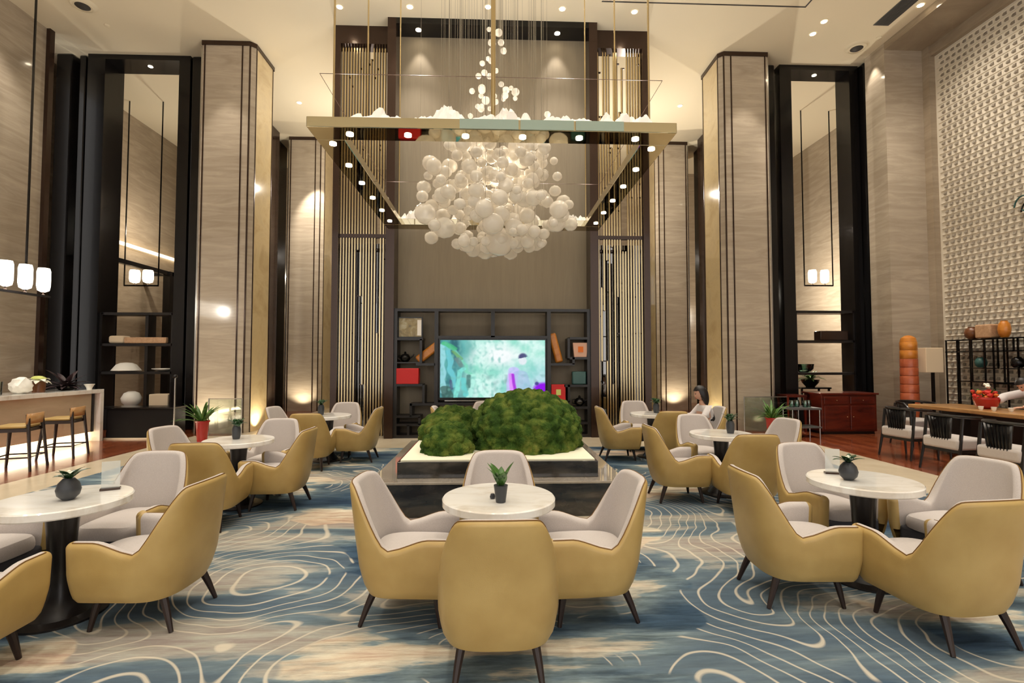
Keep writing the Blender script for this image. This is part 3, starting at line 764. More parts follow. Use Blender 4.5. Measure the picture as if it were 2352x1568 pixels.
# ------------------------------------------------------------------ round tables
def make_table():
    t = thing('round_table', '', 'table')
    MB().lathe([(.32, .664), (.355, .668), (.362, .676), (.362, .712), (.355, .72), (.2, .7205)], 64).build('tabletop', 'white_marble', t)
    MB().lathe([(.17, .012), (.15, .04), (.11, .09), (.085, .15), (.072, .24), (.07, .34), (.078, .5), (.088, .62), (.092, .664)], 32).build('pedestal', 'blackwood', t)
    MB().lathe([(.25, 0), (.25, .012), (.17, .018)], 40).build('foot', 'blackwood', t)
    return t
table = make_table(); TG = 'round marble tables on black pedestals'
tabs = [(.04, 3.26, 'round marble table nearest the centre of the lounge, four chairs round it'), (-2.72, 3.32, 'round marble table cut by the left edge, nearest on the left'),
        (-2.82, 5.72, 'round marble table second in the left row'), (-2.66, 8.24, 'round marble table farthest in the left row'),
        (2.72, 3.62, 'round marble table nearest on the right'), (2.76, 6.0, 'round marble table second in the right row'), (2.66, 8.30, 'round marble table farthest in the right row')]
for i, (x, y, lb) in enumerate(tabs):
    if i == 0: table.location = (x, y, .012); table['label'] = lb; table['group'] = TG
    else: dup(table, (x, y, .012), 0, lb, TG)
ZT = .7335
# planted pots on the tables
def pot_plant(x, y, kind, label, s=1.0):
    o = thing('potted_plant', label, 'plant', (x, y, ZT)); o['group'] = 'little plants on the round tables'
    if kind == 'round':
        MB().lathe([(.03*s, 0), (.058*s, .03*s), (.066*s, .065*s), (.055*s, .105*s), (.03*s, .135*s), (.024*s, .135*s)], 28).build('pot', 'pot_dark', o); zz = .13*s
    elif kind == 'tall':
        MB().lathe([(.03*s, 0), (.036*s, .03*s), (.038*s, .09*s), (.026*s, .12*s)], 24).build('pot', 'pot_dark', o); zz = .12*s
    else:
        MB().lathe([(.026*s, 0), (.038*s, .09*s), (.034*s, .09*s)], 24).build('pot', 'pot_dark', o); zz = .085*s
    rnd = random.Random(int(x*100)+int(y*10)); lf = MB()
    n = {'round': 11, 'tall': 10, 'cup': 9}[kind]
    for k in range(n):
        a = 2*PI*k/n + rnd.random()*.4; el = rnd.uniform(.4, 1.6)
        lf.leaf((0, 0, zz), (math.cos(a), math.sin(a), el if kind != 'cup' else el+.7), rnd.uniform(.07, .13)*s*(1.15 if kind == 'cup' else 1), rnd.uniform(.035, .06)*s, .9 if kind != 'cup' else .5)
    lf.build('leaves', 'green_dark' if kind != 'cup' else 'green', o, solid=.001)
    if kind == 'round':
        f = MB()
        for k in range(7):
            a = 2*PI*k/7; f.ball((.018*math.cos(a), .018*math.sin(a), zz+.035), .014*s, 2, (1, 1, .7))
        f.ball((0, 0, zz+.045), .012*s, 1); f.build('blossom', 'white_petal', o)
    if kind == 'tall':
        f = MB()
        for k in range(9): f.ball((rnd.uniform(-.03, .03)*s, rnd.uniform(-.03, .03)*s, zz+rnd.uniform(.01, .05)*s), .018*s, 2, nz=.3, seed=k)
        f.build('moss_tuft', 'green_dark', o)
pot_plant(.05, 3.12, 'cup', 'small dark cup with broad green leaves on the centre front table', 1.15)
pot_plant(-2.66, 3.28, 'round', 'grey round pot with a green sprig on the near left table', .98)
pot_plant(2.60, 3.60, 'round', 'black egg-shaped pot with white blossom on the near right table', .95)
pot_plant(-2.86, 5.74, 'tall', 'dark bulb pot with a green tuft on the middle left table', 1.2)
pot_plant(2.86, 5.96, 'tall', 'dark cylinder pot with a green tuft on the middle right table', 1.25)
pot_plant(-2.78, 8.26, 'tall', 'dark pot with a tuft on the farthest left table', 1.35)
pot_plant(2.74, 8.34, 'tall', 'dark pot with thin sprays on the farthest right table', 1.35)
def menu_stand(x, y, rz, label):
    o = thing('menu_stand', label, 'menu stand', (x, y, ZT), rz)
    B(-.05, .05, -.002, .002, .012, .19).build('clear_panel', 'acrylic', o, smooth=False)
    B(-.055, .055, -.025, .025, 0, .012).build('foot', 'bronze', o, smooth=False)
menu_stand(-2.58, 3.52, .5, 'clear acrylic menu stand behind the pot on the near left table')
menu_stand(2.62, 3.80, -.3, 'clear acrylic menu stand behind the pot on the near right table')
o = thing('card_holder', 'tiny dark card holder beside the cup plant on the centre table', 'card holder', (.0, 3.2, ZT))
MB().lathe([(.014, 0), (.018, .012), (.012, .03)], 16).build('body', 'pot_dark', o)

# ------------------------------------------------------------------ big plants in red pots
def red_plant(x, y, label, h, seed):
    o = thing('potted_plant', label, 'plant', (x, y, .0)); rnd = random.Random(seed)
    MB().lathe([(.085, 0), (.12, .40), (.135, .40), (.135, .43), (.11, .43), (.1, .36)], 32).build('pot', 'red_glaze', o)
    MB().lathe([(.001, .36), (.11, .37)], 20).build('soil', 'blackwood', o)
    lf = MB()
    for k in range(34):
        a = rnd.uniform(0, 2*PI); el = rnd.uniform(.55, 2.6)
        lf.leaf((.03*math.cos(a), .03*math.sin(a), .37), (math.cos(a), math.sin(a), el), rnd.uniform(.34, .52)*h, rnd.uniform(.04, .07), 1.0)
    lf.build('leaves', 'green', o, solid=.002)
red_plant(-5.72, 10.15, 'spiky green plant in a red pot before the left pillar', 1.12, 3)
red_plant(5.80, 10.25, 'spiky green plant in a red pot before the right pillar', 1.0, 9)

# pale handrail/bench bit by the left plant and glass guards round the pillar lights
def guard(x, y, w, label):
    o = thing('glass_guard', label, 'glass guard', (x, y, 0))
    B(-w/2, w/2, -.006, .006, .02, .78).build('pane', 'glass', o, smooth=False)
    f = MB(); f.tube([(-w/2, 0, 0), (-w/2, 0, .8)], .012, 8); f.tube([(w/2, 0, 0), (w/2, 0, .8)], .012, 8); f.box(-w/2, w/2, -.01, .01, .78, .8)
    f.build('frame', 'silver', o, smooth=False)
guard(6.3, 11.15, 1.25, 'clear glass guard panel before the right near pillar')
guard(-5.75, 11.05, .7, 'clear glass guard panel before the left near pillar')
# glasses tray by the right plant
t = thing('serving_cart', 'small dark serving cart with glassware beside the right plant', 'cart', (6.55, 10.45, 0))
B(-.32, .32, -.2, .2, .58, .62).build('top', 'grey_metal', t, smooth=False); B(-.32, .32, -.2, .2, .2, .23).build('shelf', 'grey_metal', t, smooth=False)
for sx in (-1, 1):
    for sy in (-1, 1): MB().tube([(sx*.29, sy*.17, 0), (sx*.29, sy*.17, .6)], .012, 8).build('leg', 'silver', t)
g0 = None
for k, (dx, dy) in enumerate([(-.2, 0), (-.06, .05), (.08, -.02), (.2, .06)]):
    lb = ['glass jug nearest the plant on the serving cart', 'second glass jug on the serving cart', 'third glass jug on the serving cart, right of the middle', 'glass jug at the cabinet end of the serving cart'][k]
    o = thing('glass_jug', lb, 'jug', (6.55+dx, 10.45+dy, .62), 0, 'glass jugs on the cart')
    MB().lathe([(.045, 0), (.06, .06), (.05, .12), (.04, .15), (.037, .15), (.046, .12), (.055, .06), (.04, .008)], 20).build('body', 'green_glass', o)

# ------------------------------------------------------------------ chandelier
CH0, CH1, YF, YR, ZC = -1.82, 1.84, 4.86, 8.65, 3.88
t = thing('beam_chandelier', 'large square hanging frame of mirrored gold beams with white peaks on top', 'chandelier', (0, 6.6, 0)); yo = 6.6
wB, hB = .29, .105
B(CH0, CH1, YF-yo, YF-yo+wB, ZC, ZC+hB).build('beam', 'mirror_gold', t, smooth=False, bevel=.006)
B(CH0, CH1, YR-yo-wB, YR-yo, ZC, ZC+hB).build('beam', 'mirror_gold', t, smooth=False, bevel=.006)
B(CH0, CH0+wB, YF-yo+wB, YR-yo-wB, ZC, ZC+hB).build('beam', 'mirror_gold', t, smooth=False, bevel=.006)
B(CH1-wB, CH1, YF-yo+wB, YR-yo-wB, ZC, ZC+hB).build('beam', 'mirror_gold', t, smooth=False, bevel=.006)
for x0, x1 in ((-.33, .25), (.27, .80), (.82, 1.3)): B(x0, x1, YF-yo-.012, YF-yo-.002, ZC+.004, ZC+hB-.004).build('glass_fascia', 'mint', t, smooth=False)
for x, y in [(-1.6, YF+.13), (1.6, YF+.13), (0, YF+.16), (-1.62, 6.4), (1.6, 6.4), (-1.6, YR-.15), (1.6, YR-.15)]:
    MB().tube([(x, y-yo, ZC+hB), (x, y-yo, H)], .010 if x else .024, 10).build('rod', 'brass', t)
lamps = [(-1.44+.58*k, YF+.15) for k in range(6)] + [(CH0+.14, 5.24+.58*k) for k in range(6)] + [(CH1-.14, 5.24+.58*k) for k in range(6)]
for x, y in lamps:
    MB().lathe([(.036, -.012), (.036, 0)], 16, (x, y-yo, ZC)).build('spot_lamp', 'downlight', t)
def peaks(lx, ly, hh, seed, loc):
    mb = MB(); nx, ny = (34, 9) if lx > ly else (9, 34); V = []
    for j in range(ny+1):
        row = []
        for i in range(nx+1):
            u, v = i/nx, j/ny; env = math.sin(PI*u)**.5*math.sin(PI*v)**.6
            h = env*(.25+abs(noise.fractal(Vector((u*lx*5, v*ly*5, seed)), .8, 2.1, 4))*1.5)
            row.append(mb.bm.verts.new((loc[0]+(u-.5)*lx, loc[1]-yo+(v-.5)*ly, ZC+hB+.002+hh*h)))
        V.append(row)
    for j in range(ny):
        for i in range(nx): mb.bm.faces.new((V[j][i], V[j][i+1], V[j+1][i+1], V[j+1][i]))
    mb.build('mountain_ornament', 'paper', t, smooth=False, solid=.004)
for i, (x, l, h) in enumerate([(-1.16, .52, .13), (-.55, .6, .12), (.08, .62, .16), (.74, .52, .13), (1.33, .6, .13)]): peaks(l, .24, h, i*2.3, (x, YF+.14))
for i in range(4):
    peaks(.22, .5, .11, 20+i, (CH0+.15, 5.5+.68*i)); peaks(.22, .5, .11, 30+i, (CH1-.15, 5.5+.68*i))
for i, x in enumerate((-1.25, -.4, .5, 1.3)): peaks(.62, .24, .24, 40+i, (x, YR-.15))
# thin wire square above the beams
wf = MB(); a, b2, z = 1.78, 5.1, 4.55
for p, q in (((-a, b2-yo, z), (a, b2-yo, z)), ((-a, b2-yo, z), (-a, 8.2-yo, z)), ((a, b2-yo, z), (a, 8.2-yo, z)), ((-a, 8.2-yo, z), (a, 8.2-yo, z))): wf.tube([p, q], .003, 6)
wf.build('wire_frame', 'bronze', t)

# cloud of glass globes on wires
t = thing('globe_chandelier', 'cloud of white glass globes hanging on wires inside the gold beam frame', 'chandelier', (.02, 6.5, 0))
rnd = random.Random(11)
prof = [(3.06, .2), (3.12, .62), (3.25, .88), (3.4, 1.0), (3.6, 1.02), (3.8, .95), (4.0, .88), (4.2, .82), (4.42, .72), (4.6, .5), (4.8, .38), (5.1, .32), (5.5, .28), (5.95, .14)]
def prad(z):
    for (a, b), (c_, d) in zip(prof, prof[1:]):
        if a <= z <= c_: return b+(d-b)*(z-a)/(c_-a)
    return .1
G = []
tries = 0
while len(G) < 330 and tries < 20000:
    tries += 1
    z = 3.08 + 1.40*rnd.random()**1.15 if len(G) < 285 else rnd.uniform(4.45, 6.0)
    R = prad(z); a = rnd.uniform(0, 2*PI); q = R*math.sqrt(rnd.uniform(.0, 1)) if len(G) < 285 else R*rnd.uniform(.2, 1)
    r = rnd.uniform(.05, .105) if len(G) < 285 else rnd.uniform(.03, .055)
    if z < 3.5 and rnd.random() < .3: r = rnd.uniform(.10, .14)
    p = Vector((q*math.cos(a), q*math.sin(a)*.9, z))
    if all((p-g[0]).length > (r+g[1])*.72 for g in G): G.append((p, r))
G.append((Vector((.06, -.1, 3.14)), .19)); G.append((Vector((.72, .2, 4.97)), .045)); G.append((Vector((.5, .2, 4.8)), .045))
G.sort(key=lambda g: g[0].y - g[1]*3)
for i, (p, r) in enumerate(G[:96]):
    MB().ball(p, r, 3, (1, 1, rnd.uniform(.86, 1.0)), nz=.10, seed=i).build('glass_globe', 'globe', t)
mb = MB()
for i, (p, r) in enumerate(G[96:]): mb.ball(p, r, 3, (1, 1, .92), nz=.10, seed=i+200)
o = mb.build('glass_globes_behind', 'globe', t); o['kind'] = 'stuff'
mb = MB()
for p, r in G[::4] + G[-12:]: mb.tube([(p.x, p.y, p.z+r*.8), (p.x, p.y, H)], .0016, 4, caps=False)
o = mb.build('wires', 'silver', t); o['kind'] = 'stuff'
MB().lathe([(.9, H-.03), (.9, H)], 40).build('ceiling_plate', 'ceiling', t)

# ------------------------------------------------------------------ pendants
def pendant(cx, cy, z, n, gap, r, h, along, label, mat_='lamp', w=None, rw=None):
    t = thing('pendant_lamp', label, 'pendant lamp', (cx, cy, 0), PI/2 if along else 0)
    L_ = (n-1)*gap/2
    fr = MB(); e = w or L_+gap*.6
    fr.box(-e, e, -.02, .02, z-.05, z-.01)
    for s_ in (-1, 1): fr.box(s_*(rw or e)-.012, s_*(rw or e)+.012, -.012, .012, z-.03, H)
    fr.build('hanging_frame', 'black', t, smooth=False)
    for k in range(n):
        x = -L_+k*gap
        MB().lathe([(r*.3, z+.04), (r*.85, z+.07), (r, z+.15), (r, z+h-.06), (r*.85, z+h), (r*.3, z+h)], 24, (x, 0, 0)).build('glass_shade', mat_, t)
        MB().lathe([(.03, z-.01), (.012, z+.01), (.012, z+.05)], 12, (x, 0, 0)).build('lamp_holder', 'bronze', t)
    return t
pendant(-7.9, 8.38, 2.77, 5, .345, .095, .46, True, 'row of bright glass cylinder lamps hanging over the bar', 'lamp_white', .82, .35)
pendant(-9.75, 14.2, 3.72, 2, .36, .13, .4, False, 'pair of lit lamps hanging beyond the left portal', 'lamp', .46)
pendant(10.0-.62, 14.0, 3.8, 2, .36, .11, .42, False, 'pair of lit candle-glass lamps hanging beyond the right portal', 'lamp', .42)

# ------------------------------------------------------------------ bar counter and stools
t = thing('bar_counter', 'long pale stone bar counter with a glowing plinth at the left', 'bar counter', (-8.3, 8, 0))
B(-.42, .42, -4.0, 2.5, .96, 1.035).build('countertop', 'white_marble', t, smooth=False, bevel=.004)
B(-.42, .42, 2.42, 2.5, 0, .96).build('end_leg', 'white_marble', t, smooth=False)
B(-.36, .33, -4.0, 2.38, .2, .96).build('front_panel', 'pale_stone', t, smooth=False)
B(.33, .345, 2.30, 2.36, .2, .96).build('dark_inlay', 'blackwood', t, smooth=False)
B(-.3, .24, -4.0, 2.38, 0, .2).build('plinth', 'strip', t, smooth=False)
def make_stool():
    t = thing('bar_stool', '', 'bar stool')
    MB().prism([(-.2, -.19), (.2, -.19), (.2, .2), (-.2, .2)], .62, .665).build('seat', 'leather', t, bevel=.02, seg=3)
    B(-.205, .205, -.2, .205, .57, .62).build('seat_frame', 'legwood', t, smooth=False)
    bk = MB(); V = []
    for i in range(9):
        a = -1 + 2*i/8; x = .21*a; y = -.20-.035*(1-a*a)
        V.append([bk.bm.verts.new((x, y, .68)), bk.bm.verts.new((x, y-.01, .83))])
    for A, Bq in zip(V, V[1:]): bk.bm.faces.new((A[0], Bq[0], Bq[1], A[1]))
    bk.build('backrest', 'oak', t, solid=.03)
    for sx in (-1, 1):
        for y0, y1, zt in ((.17, .23, .6), (-.2, -.27, .82)):
            MB().tube([(sx*.18, y0, zt), (sx*.235, y1, 0)], [.026, .019], 8).build('leg', 'legwood', t)
    f = MB(); f.tube([(-.21, .2, .2), (.21, .2, .2), (.215, -.24, .2), (-.215, -.24, .2), (-.21, .2, .2)], .011, 8); f.build('foot_rail', 'legwood', t)
    return t
st = make_stool(); st.location = (-7.2, 8.72, 0); st.rotation_euler.z = PI/2+.25; st['label'] = 'wooden bar stool nearest the end of the bar'; st['group'] = 'stools along the bar'
dup(st, (-7.02, 7.72, 0), PI/2+.3, 'wooden bar stool second from the end of the bar', 'stools along the bar')
# things on the bar
o = thing('lily_vase', 'white lilies and cloth round a vase on the bar', 'flower vase', (-8.25, 9.45, 1.035))
MB().lathe([(.09, 0), (.1, .16), (.08, .2), (.07, .2)], 24).build('vase', 'brown_glaze', o)
rnd = random.Random(4); f = MB()
for k in range(12):
    a = 2*PI*k/12; f.leaf((0, 0, .2), (math.cos(a), math.sin(a), rnd.uniform(.15, .7)), rnd.uniform(.16, .28), .1, 1.3)
f.build('petals', 'white_petal', o, solid=.003)
MB().ball((0, 0, .25), .08, 2, (1.3, 1.3, .6), nz=.3).build('flower_heart', 'cream_petal', o)
simple('folded_cloth', MB().ball((-8.2, 9.05, 1.17), .17, 3, (.8, 1, .9), nz=.25, seed=3), 'white_matte', 'white draped cloth bundle on the bar beside the lilies', 'cloth')
o = thing('foliage_arrangement', 'dark purple-brown foliage arrangement at the end of the bar', 'plant', (-8.3, 10.1, 1.035))
MB().lathe([(.1, 0), (.16, .05), (.15, .08), (.05, .06)], 24).build('bowl', 'black', o)
f = MB()
for k in range(36):
    a = rnd.uniform(0, 2*PI); l = rnd.uniform(.2, .5); dz = rnd.uniform(.2, 1.6)
    f.leaf((0, 0, .06), (math.cos(a), math.sin(a), dz), l*1.1, .09, .8)
f.build('leaves', 'purple_leaf', o, solid=.002)
simple('white_cup', MB().lathe([(.04, 0), (.05, .05), (.09, .11), (.085, .11), (.04, .02)], 24, (-7.98, 10.25, 1.035)), 'white_matte', 'small white cup at the corner of the bar', 'cup')
simple('glass_tumbler', MB().lathe([(.05, 0), (.06, .22), (.055, .22), (.045, .01)], 24, (-8.25, 8.7, 1.035)), 'glass', 'tall clear glass on the bar beside the draped cloth', 'glass')

# ------------------------------------------------------------------ mahogany cabinet and things about it
t = thing('mahogany_cabinet', 'dark red mahogany cabinet before the right portal', 'cabinet', (7.82, 10.75, 0))
B(-.62, .62, 0, .62, .06, .86).build('carcass', 'mahogany', t, smooth=False, bevel=.008)
B(-.66, .66, -.03, .66, .86, .90).build('top', 'mahogany', t, smooth=False, bevel=.008)
B(-.58, .58, .03, .6, 0, .06).build('plinth', 'blackwood', t, smooth=False)
for x0, x1 in ((-.57, -.02), (.02, .57)):
    d = B(x0, x1, -.02, 0, .1, .62).build('door', 'mahogany', t, smooth=False, bevel=.01)
    k = MB().ball(((x1-.05) if x0 < 0 else (x0+.05), -.035, .38), .014, 2).build('knob', 'brass', d)
    d = B(x0, x1, -.02, 0, .66, .82).build('drawer', 'mahogany', t, smooth=False, bevel=.01)
    MB().ball(((x0+x1)/2, -.035, .74), .012, 2).build('knob', 'brass', d)
t = thing('side_table', 'low reddish side table left of the mahogany cabinet', 'side table', (6.82, 11.35, 0))
B(-.16, .3, -.22, .22, .78, .83).build('top', 'mahogany', t, smooth=False)
for sx in (-.13, .27):
    for sy in (-.19, .19): B(sx-.02, sx+.02, sy-.02, sy+.02, 0, .78).build('leg', 'mahogany', t, smooth=False)
o = thing('potted_fern', 'bushy green fern in a dark bowl seen through the right portal', 'plant', (8.35, 12.9, .92))
MB().lathe([(.1, 0), (.2, .12), (.22, .2), (.18, .2)], 28).build('pot', 'black', o)
f = MB(); rnd = random.Random(8)
for k in range(50):
    a = rnd.uniform(0, 2*PI); f.leaf((0, 0, .18), (math.cos(a), math.sin(a), rnd.uniform(.3, 2)), rnd.uniform(.25, .45), .06, 1.3)
f.build('leaves', 'green', o, solid=.002)
t = thing('black_side_table', 'dark stand under the fern beyond the right portal', 'side table', (8.35, 12.9, 0))
B(-.4, .4, -.25, .25, .88, .92).build('top', 'black', t, smooth=False)
for sx in (-.36, .36):
    for sy in (-.2, .2): B(sx-.02, sx+.02, sy-.02, sy+.02, 0, .88).build('leg', 'black', t, smooth=False)
def wood_chair(x, y, rz, label):
    t = thing('wooden_chair', label, 'chair', (x, y, 0), rz, 'bentwood chairs beyond the portal')
    B(-.22, .22, -.22, .22, .42, .46).build('seat', 'cream_cloth', t, bevel=.02, smooth=False)
    bk = MB(); V = []
    for i in range(11):
        a = PI*(.08+.84*i/10); V.append([bk.bm.verts.new((.27*math.cos(a), -.04-.24*math.sin(a), .98)), bk.bm.verts.new((.27*math.cos(a), -.04-.24*math.sin(a), 1.2+.0*i))])
    for A, Bq in zip(V, V[1:]): bk.bm.faces.new((A[0], Bq[0], Bq[1], A[1]))
    bk.build('backrest', 'orange_wood', t, solid=.025)
    for sx in (-1, 1):
        MB().tube([(sx*.2, -.2, 1.0), (sx*.21, -.21, .45), (sx*.22, -.22, 0)], .02, 8).build('leg', 'orange_wood', t)
        MB().tube([(sx*.2, .2, .43), (sx*.21, .21, 0)], .02, 8).build('leg', 'orange_wood', t)
wood_chair(7.6, 13.5, .3, 'orange-brown wooden chair left of the fern beyond the right portal')
wood_chair(8.75, 14.6, -.3, 'orange-brown wooden chair farther off beyond the right portal')

# ------------------------------------------------------------------ tea corner on the right
t = thing('slab_tea_table', 'long live-edge wooden slab table in the right corner', 'table', (8.0, 7.3, 0))
rnd = random.Random(2)
near = [(-.35+.03*math.sin(k*1.9)+(-.06 if k < 2 else 0), 1.62-.27*k) for k in range(13)]
far = [(.5+.04*math.sin(k*1.3), -1.62+.27*k) for k in range(13)]
MB().prism(near + far, .755, .82).build('slab', 'oak', t, smooth=False, bevel=.012)
for y in (-1.2, 1.2): B(-.1, .3, y-.06, y+.06, .04, .755).build('leg', 'blackwood', t, smooth=False)
B(-.05, .2, -1.2, 1.2, .08, .14).build('stretcher', 'blackwood', t, smooth=False)
def make_tea_chair():
    t = thing('tea_chair', '', 'chair')
    MB().prism([(-.27, -.24), (.27, -.24), (.27, .28), (-.27, .28)], .34, .50).build('seat', 'fabric', t, bevel=.035, seg=3)
    B(-.26, .26, -.22, .26, .30, .34).build('seat_frame', 'blackwood', t, smooth=False)
    pts = []
    for i in range(17):
        a = PI*(i/16); pts.append((.31*math.cos(a), .1-.36*math.sin(a)**.8, .80+.02*math.sin(a)))
    MB().tube([(.31, .22, .70)] + pts + [(-.31, .22, .70)], .022, 8).build('top_rail', 'blackwood', t)
    pa = MB(); V = []
    for i in range(13):
        a = -1+2*i/12; V.append([pa.bm.verts.new((.17*a*.82, -.215-.0*a, .42)), pa.bm.verts.new((.18*a, -.25+.04*a*a, .80))])
    for A, Bq in zip(V, V[1:]): pa.bm.faces.new((A[0], Bq[0], Bq[1], A[1]))
    pa.build('back_panel', 'blackwood', t, solid=.02)
    sl = MB()
    for i in range(7): x = -.14+.047*i; sl.tube([(x*.82, -.23, .44), (x, -.268, .79)], .007, 6)
    sl.build('slats', 'black', t)
    for sx in (-1, 1):
        MB().tube([(sx*.29, .22, .71), (sx*.285, .24, .4), (sx*.28, .26, 0)], [.02, .022, .015], 8).build('leg', 'blackwood', t)
        MB().tube([(sx*.27, -.15, .79), (sx*.27, -.2, .4), (sx*.29, -.27, 0)], [.02, .022, .015], 8).build('leg', 'blackwood', t)
    return t
tc = make_tea_chair(); g = 'dark wood chairs along the slab table'
tc.location = (6.92, 8.15, 0); tc.rotation_euler.z = -PI/2+.12; tc['label'] = 'dark wood chair with grey seat at the far end of the slab table row'; tc['group'] = g
dup(tc, (6.72, 7.1, 0), -PI/2+.08, 'dark wood chair in the middle of the row before the slab table', g)
dup(tc, (6.68, 6.22, 0), -PI/2+.05, 'dark wood chair cut by the right edge before the slab table', g)
dup(tc, (8.1, 9.35, 0), PI, 'dark wood chair at the head of the slab table by the stone pier', g)
# flowers, red pot
o = thing('flower_arrangement', 'red bowl of red and orange flowers on the slab table', 'flower arrangement', (8.1, 7.95, .82)); o.scale = (.72, .72, .8)
MB().lathe([(.12, 0), (.2, .06), (.24, .2), (.22, .24), (.2, .2)], 32).build('bowl', 'red_glaze', o)
rnd = random.Random(6)
for m_, n, nm in (('red_petal', 26, 'red_flowers'), ('orange_petal', 16, 'orange_flowers'), ('white_petal', 5, 'white_flowers')):
    f = MB()
    for k in range(n):
        a = rnd.uniform(0, 2*PI); r = rnd.uniform(0, .24)
        z = .22+.14*rnd.random() if m_ != 'white_petal' else .44+.05*rnd.random()
        if m_ == 'white_petal': r *= .4
        f.ball((r*math.cos(a), r*math.sin(a), z), rnd.uniform(.03, .055), 2, (1, 1, .8), nz=.5, seed=k, nf=5)
    f.build(nm, m_, o)
f = MB()
for k in range(26):
    a = rnd.uniform(0, 2*PI); f.leaf((.05*math.cos(a), .05*math.sin(a), .2), (math.cos(a), math.sin(a), rnd.uniform(.4, 2.4)), rnd.uniform(.15, .32), .05, .8)
f.build('leaves', 'green', o, solid=.002)
g0 = 'tea cups on the slab table'
for k, (x, y, lb) in enumerate([(7.8, 7.75, 'small white tea cup before the red flower bowl'), (7.86, 7.6, 'second small white tea cup, just beside the first'), (7.98, 7.45, 'small white tea cup nearest the seated person')]):
    simple('tea_cup', MB().lathe([(.02, 0), (.03, .02), (.036, .06), (.032, .06), (.02, .01)], 20, (x, y, .82)), 'white_matte', lb, 'cup', g0)
# tall orange ribbed column
t = thing('ribbed_tower', 'tall orange-brown tower of stacked round jars by the stone pier', 'ornament', (8.86, 10.35, 0))
for k in range(11):
    r = .175-.002*k
    MB().lathe([(r*.95, .03+.18*k), (r, .04+.18*k), (r, .195+.18*k), (r*.95, .208+.18*k)], 28).build('jar', 'terracotta' if k < 9 else 'orange_wood', t)
MB().lathe([(.15, 2.01), (.13, 2.09), (.06, 2.14), (.01, 2.15)], 28).build('dome_lid', 'orange_wood', t)
MB().lathe([(.22, 0), (.22, .03)], 28).build('base', 'blackwood', t)
# floor lamp
t = thing('floor_lamp', 'floor lamp with a square beige shade beside the orange tower', 'floor lamp', (9.28, 10.3, 0))
B(-.19, .19, -.12, .12, 1.36, 1.88).build('lamp_shade', 'shade', t, smooth=False, bevel=.01)
B(.03, .08, -.02, .02, .02, 1.4).build('pole', 'blackwood', t, smooth=False)
B(-.14, .18, -.12, .12, 0, .02).build('base', 'blackwood', t, smooth=False)
# wall shelf
t = thing('curio_shelf', 'black thin-framed curio shelf against the white relief wall', 'shelf unit', (9.72, 9.2, 0))
def cs(y0, y1, z0, z1, nm='shelf'):
    if nm == 'shelf': B(-.1, .2, y0-9.2, y1-9.2, z0, z1-.008).build(nm, 'black', t, smooth=False)
    else: MB().box(-.1, -.078, y0-9.2, y1-9.2, z0, z1).box(.178, .2, y0-9.2, y1-9.2, z0, z1).build(nm, 'black', t, smooth=False)
for z in (2.02, 1.78, .68): cs(7.6, 10.3, z, z+.03)
for y0, y1, z in ((9.1, 10.06, 1.18), (9.5, 9.9, 1.45), (8.7, 9.15, 1.45), (7.6, 9.3, 1.16)): cs(y0, y1, z, z+.025)
for y, z0, z1 in ((10.28, 0, 2.02), (10.03, .68, 2.02), (9.72, 1.2, 2.02), (9.46, 1.45, 2.02), (9.28, .68, 2.02), (9.08, 1.2, 2.02), (8.9, 1.78, 2.02), (8.7, .68, 2.02), (8.3, .68, 2.02), (7.62, 0, 2.02)): cs(y-.012, y+.012, z0, z1, 'upright')
B(-.15, .2, 7.62-9.2, 10.28-9.2, .05, .66).build('base_cabinet', 'blackwood', t, smooth=False)
def jar(x, y, z, r, h, m, lb):
    simple('clay_jar', MB().lathe([(r*.55, 0), (r*.9, h*.2), (r, h*.5), (r*.85, h*.8), (r*.5, h*.95), (r*.55, h), (r*.45, h)], 28, (x, y, z)), m, lb, 'jar')
jar(9.72, 9.78, 2.05, .13, .24, 'brown_glaze', 'dark brown round jar on top of the curio shelf')
simple('woven_basket', MB().prism([(9.6, 9.3), (9.85, 9.3), (9.85, 9.62), (9.6, 9.62)], 2.05, 2.32), 'beige_weave', 'pale woven basket on top of the curio shelf', 'basket', bevel=.03, seg=3)
jar(9.72, 9.14, 2.05, .1, .32, 'orange_wood', 'tall orange-brown jar on top of the curio shelf')
jar(9.72, 9.62, 1.475, .1, .2, 'teal_glaze', 'green glazed jar inside the curio shelf')
jar(9.72, 8.92, 1.475, .1, .2, 'black', 'black jar inside the curio shelf')
simple('brown_bag', MB().prism([(9.35, 8.35), (9.5, 8.35), (9.5, 8.6), (9.35, 8.6)], .71, 1.0), 'orange_wood', 'orange-brown bag on the low ledge of the curio shelf', 'bag', bevel=.03)
B_ = bpy.data.objects['brown_bag']; B_.location.x = .3
# metal vine ornament high on the relief wall
t = thing('wall_ornament', 'curled dark metal vine ornament high on the white relief wall', 'wall ornament', (9.9, 8.75, 4.35))
for k in range(4):
    pts = [(0, .1*k*0+.18*math.cos(a)*(1-a/9)+.12*k-.25, .22*math.sin(a)*(1-a/9)+.12*k-.2) for a in [i*.35 for i in range(16)]]
    MB().tube(pts, .014, 8).build('curl', 'teal_glaze' if k % 2 else 'black', t)

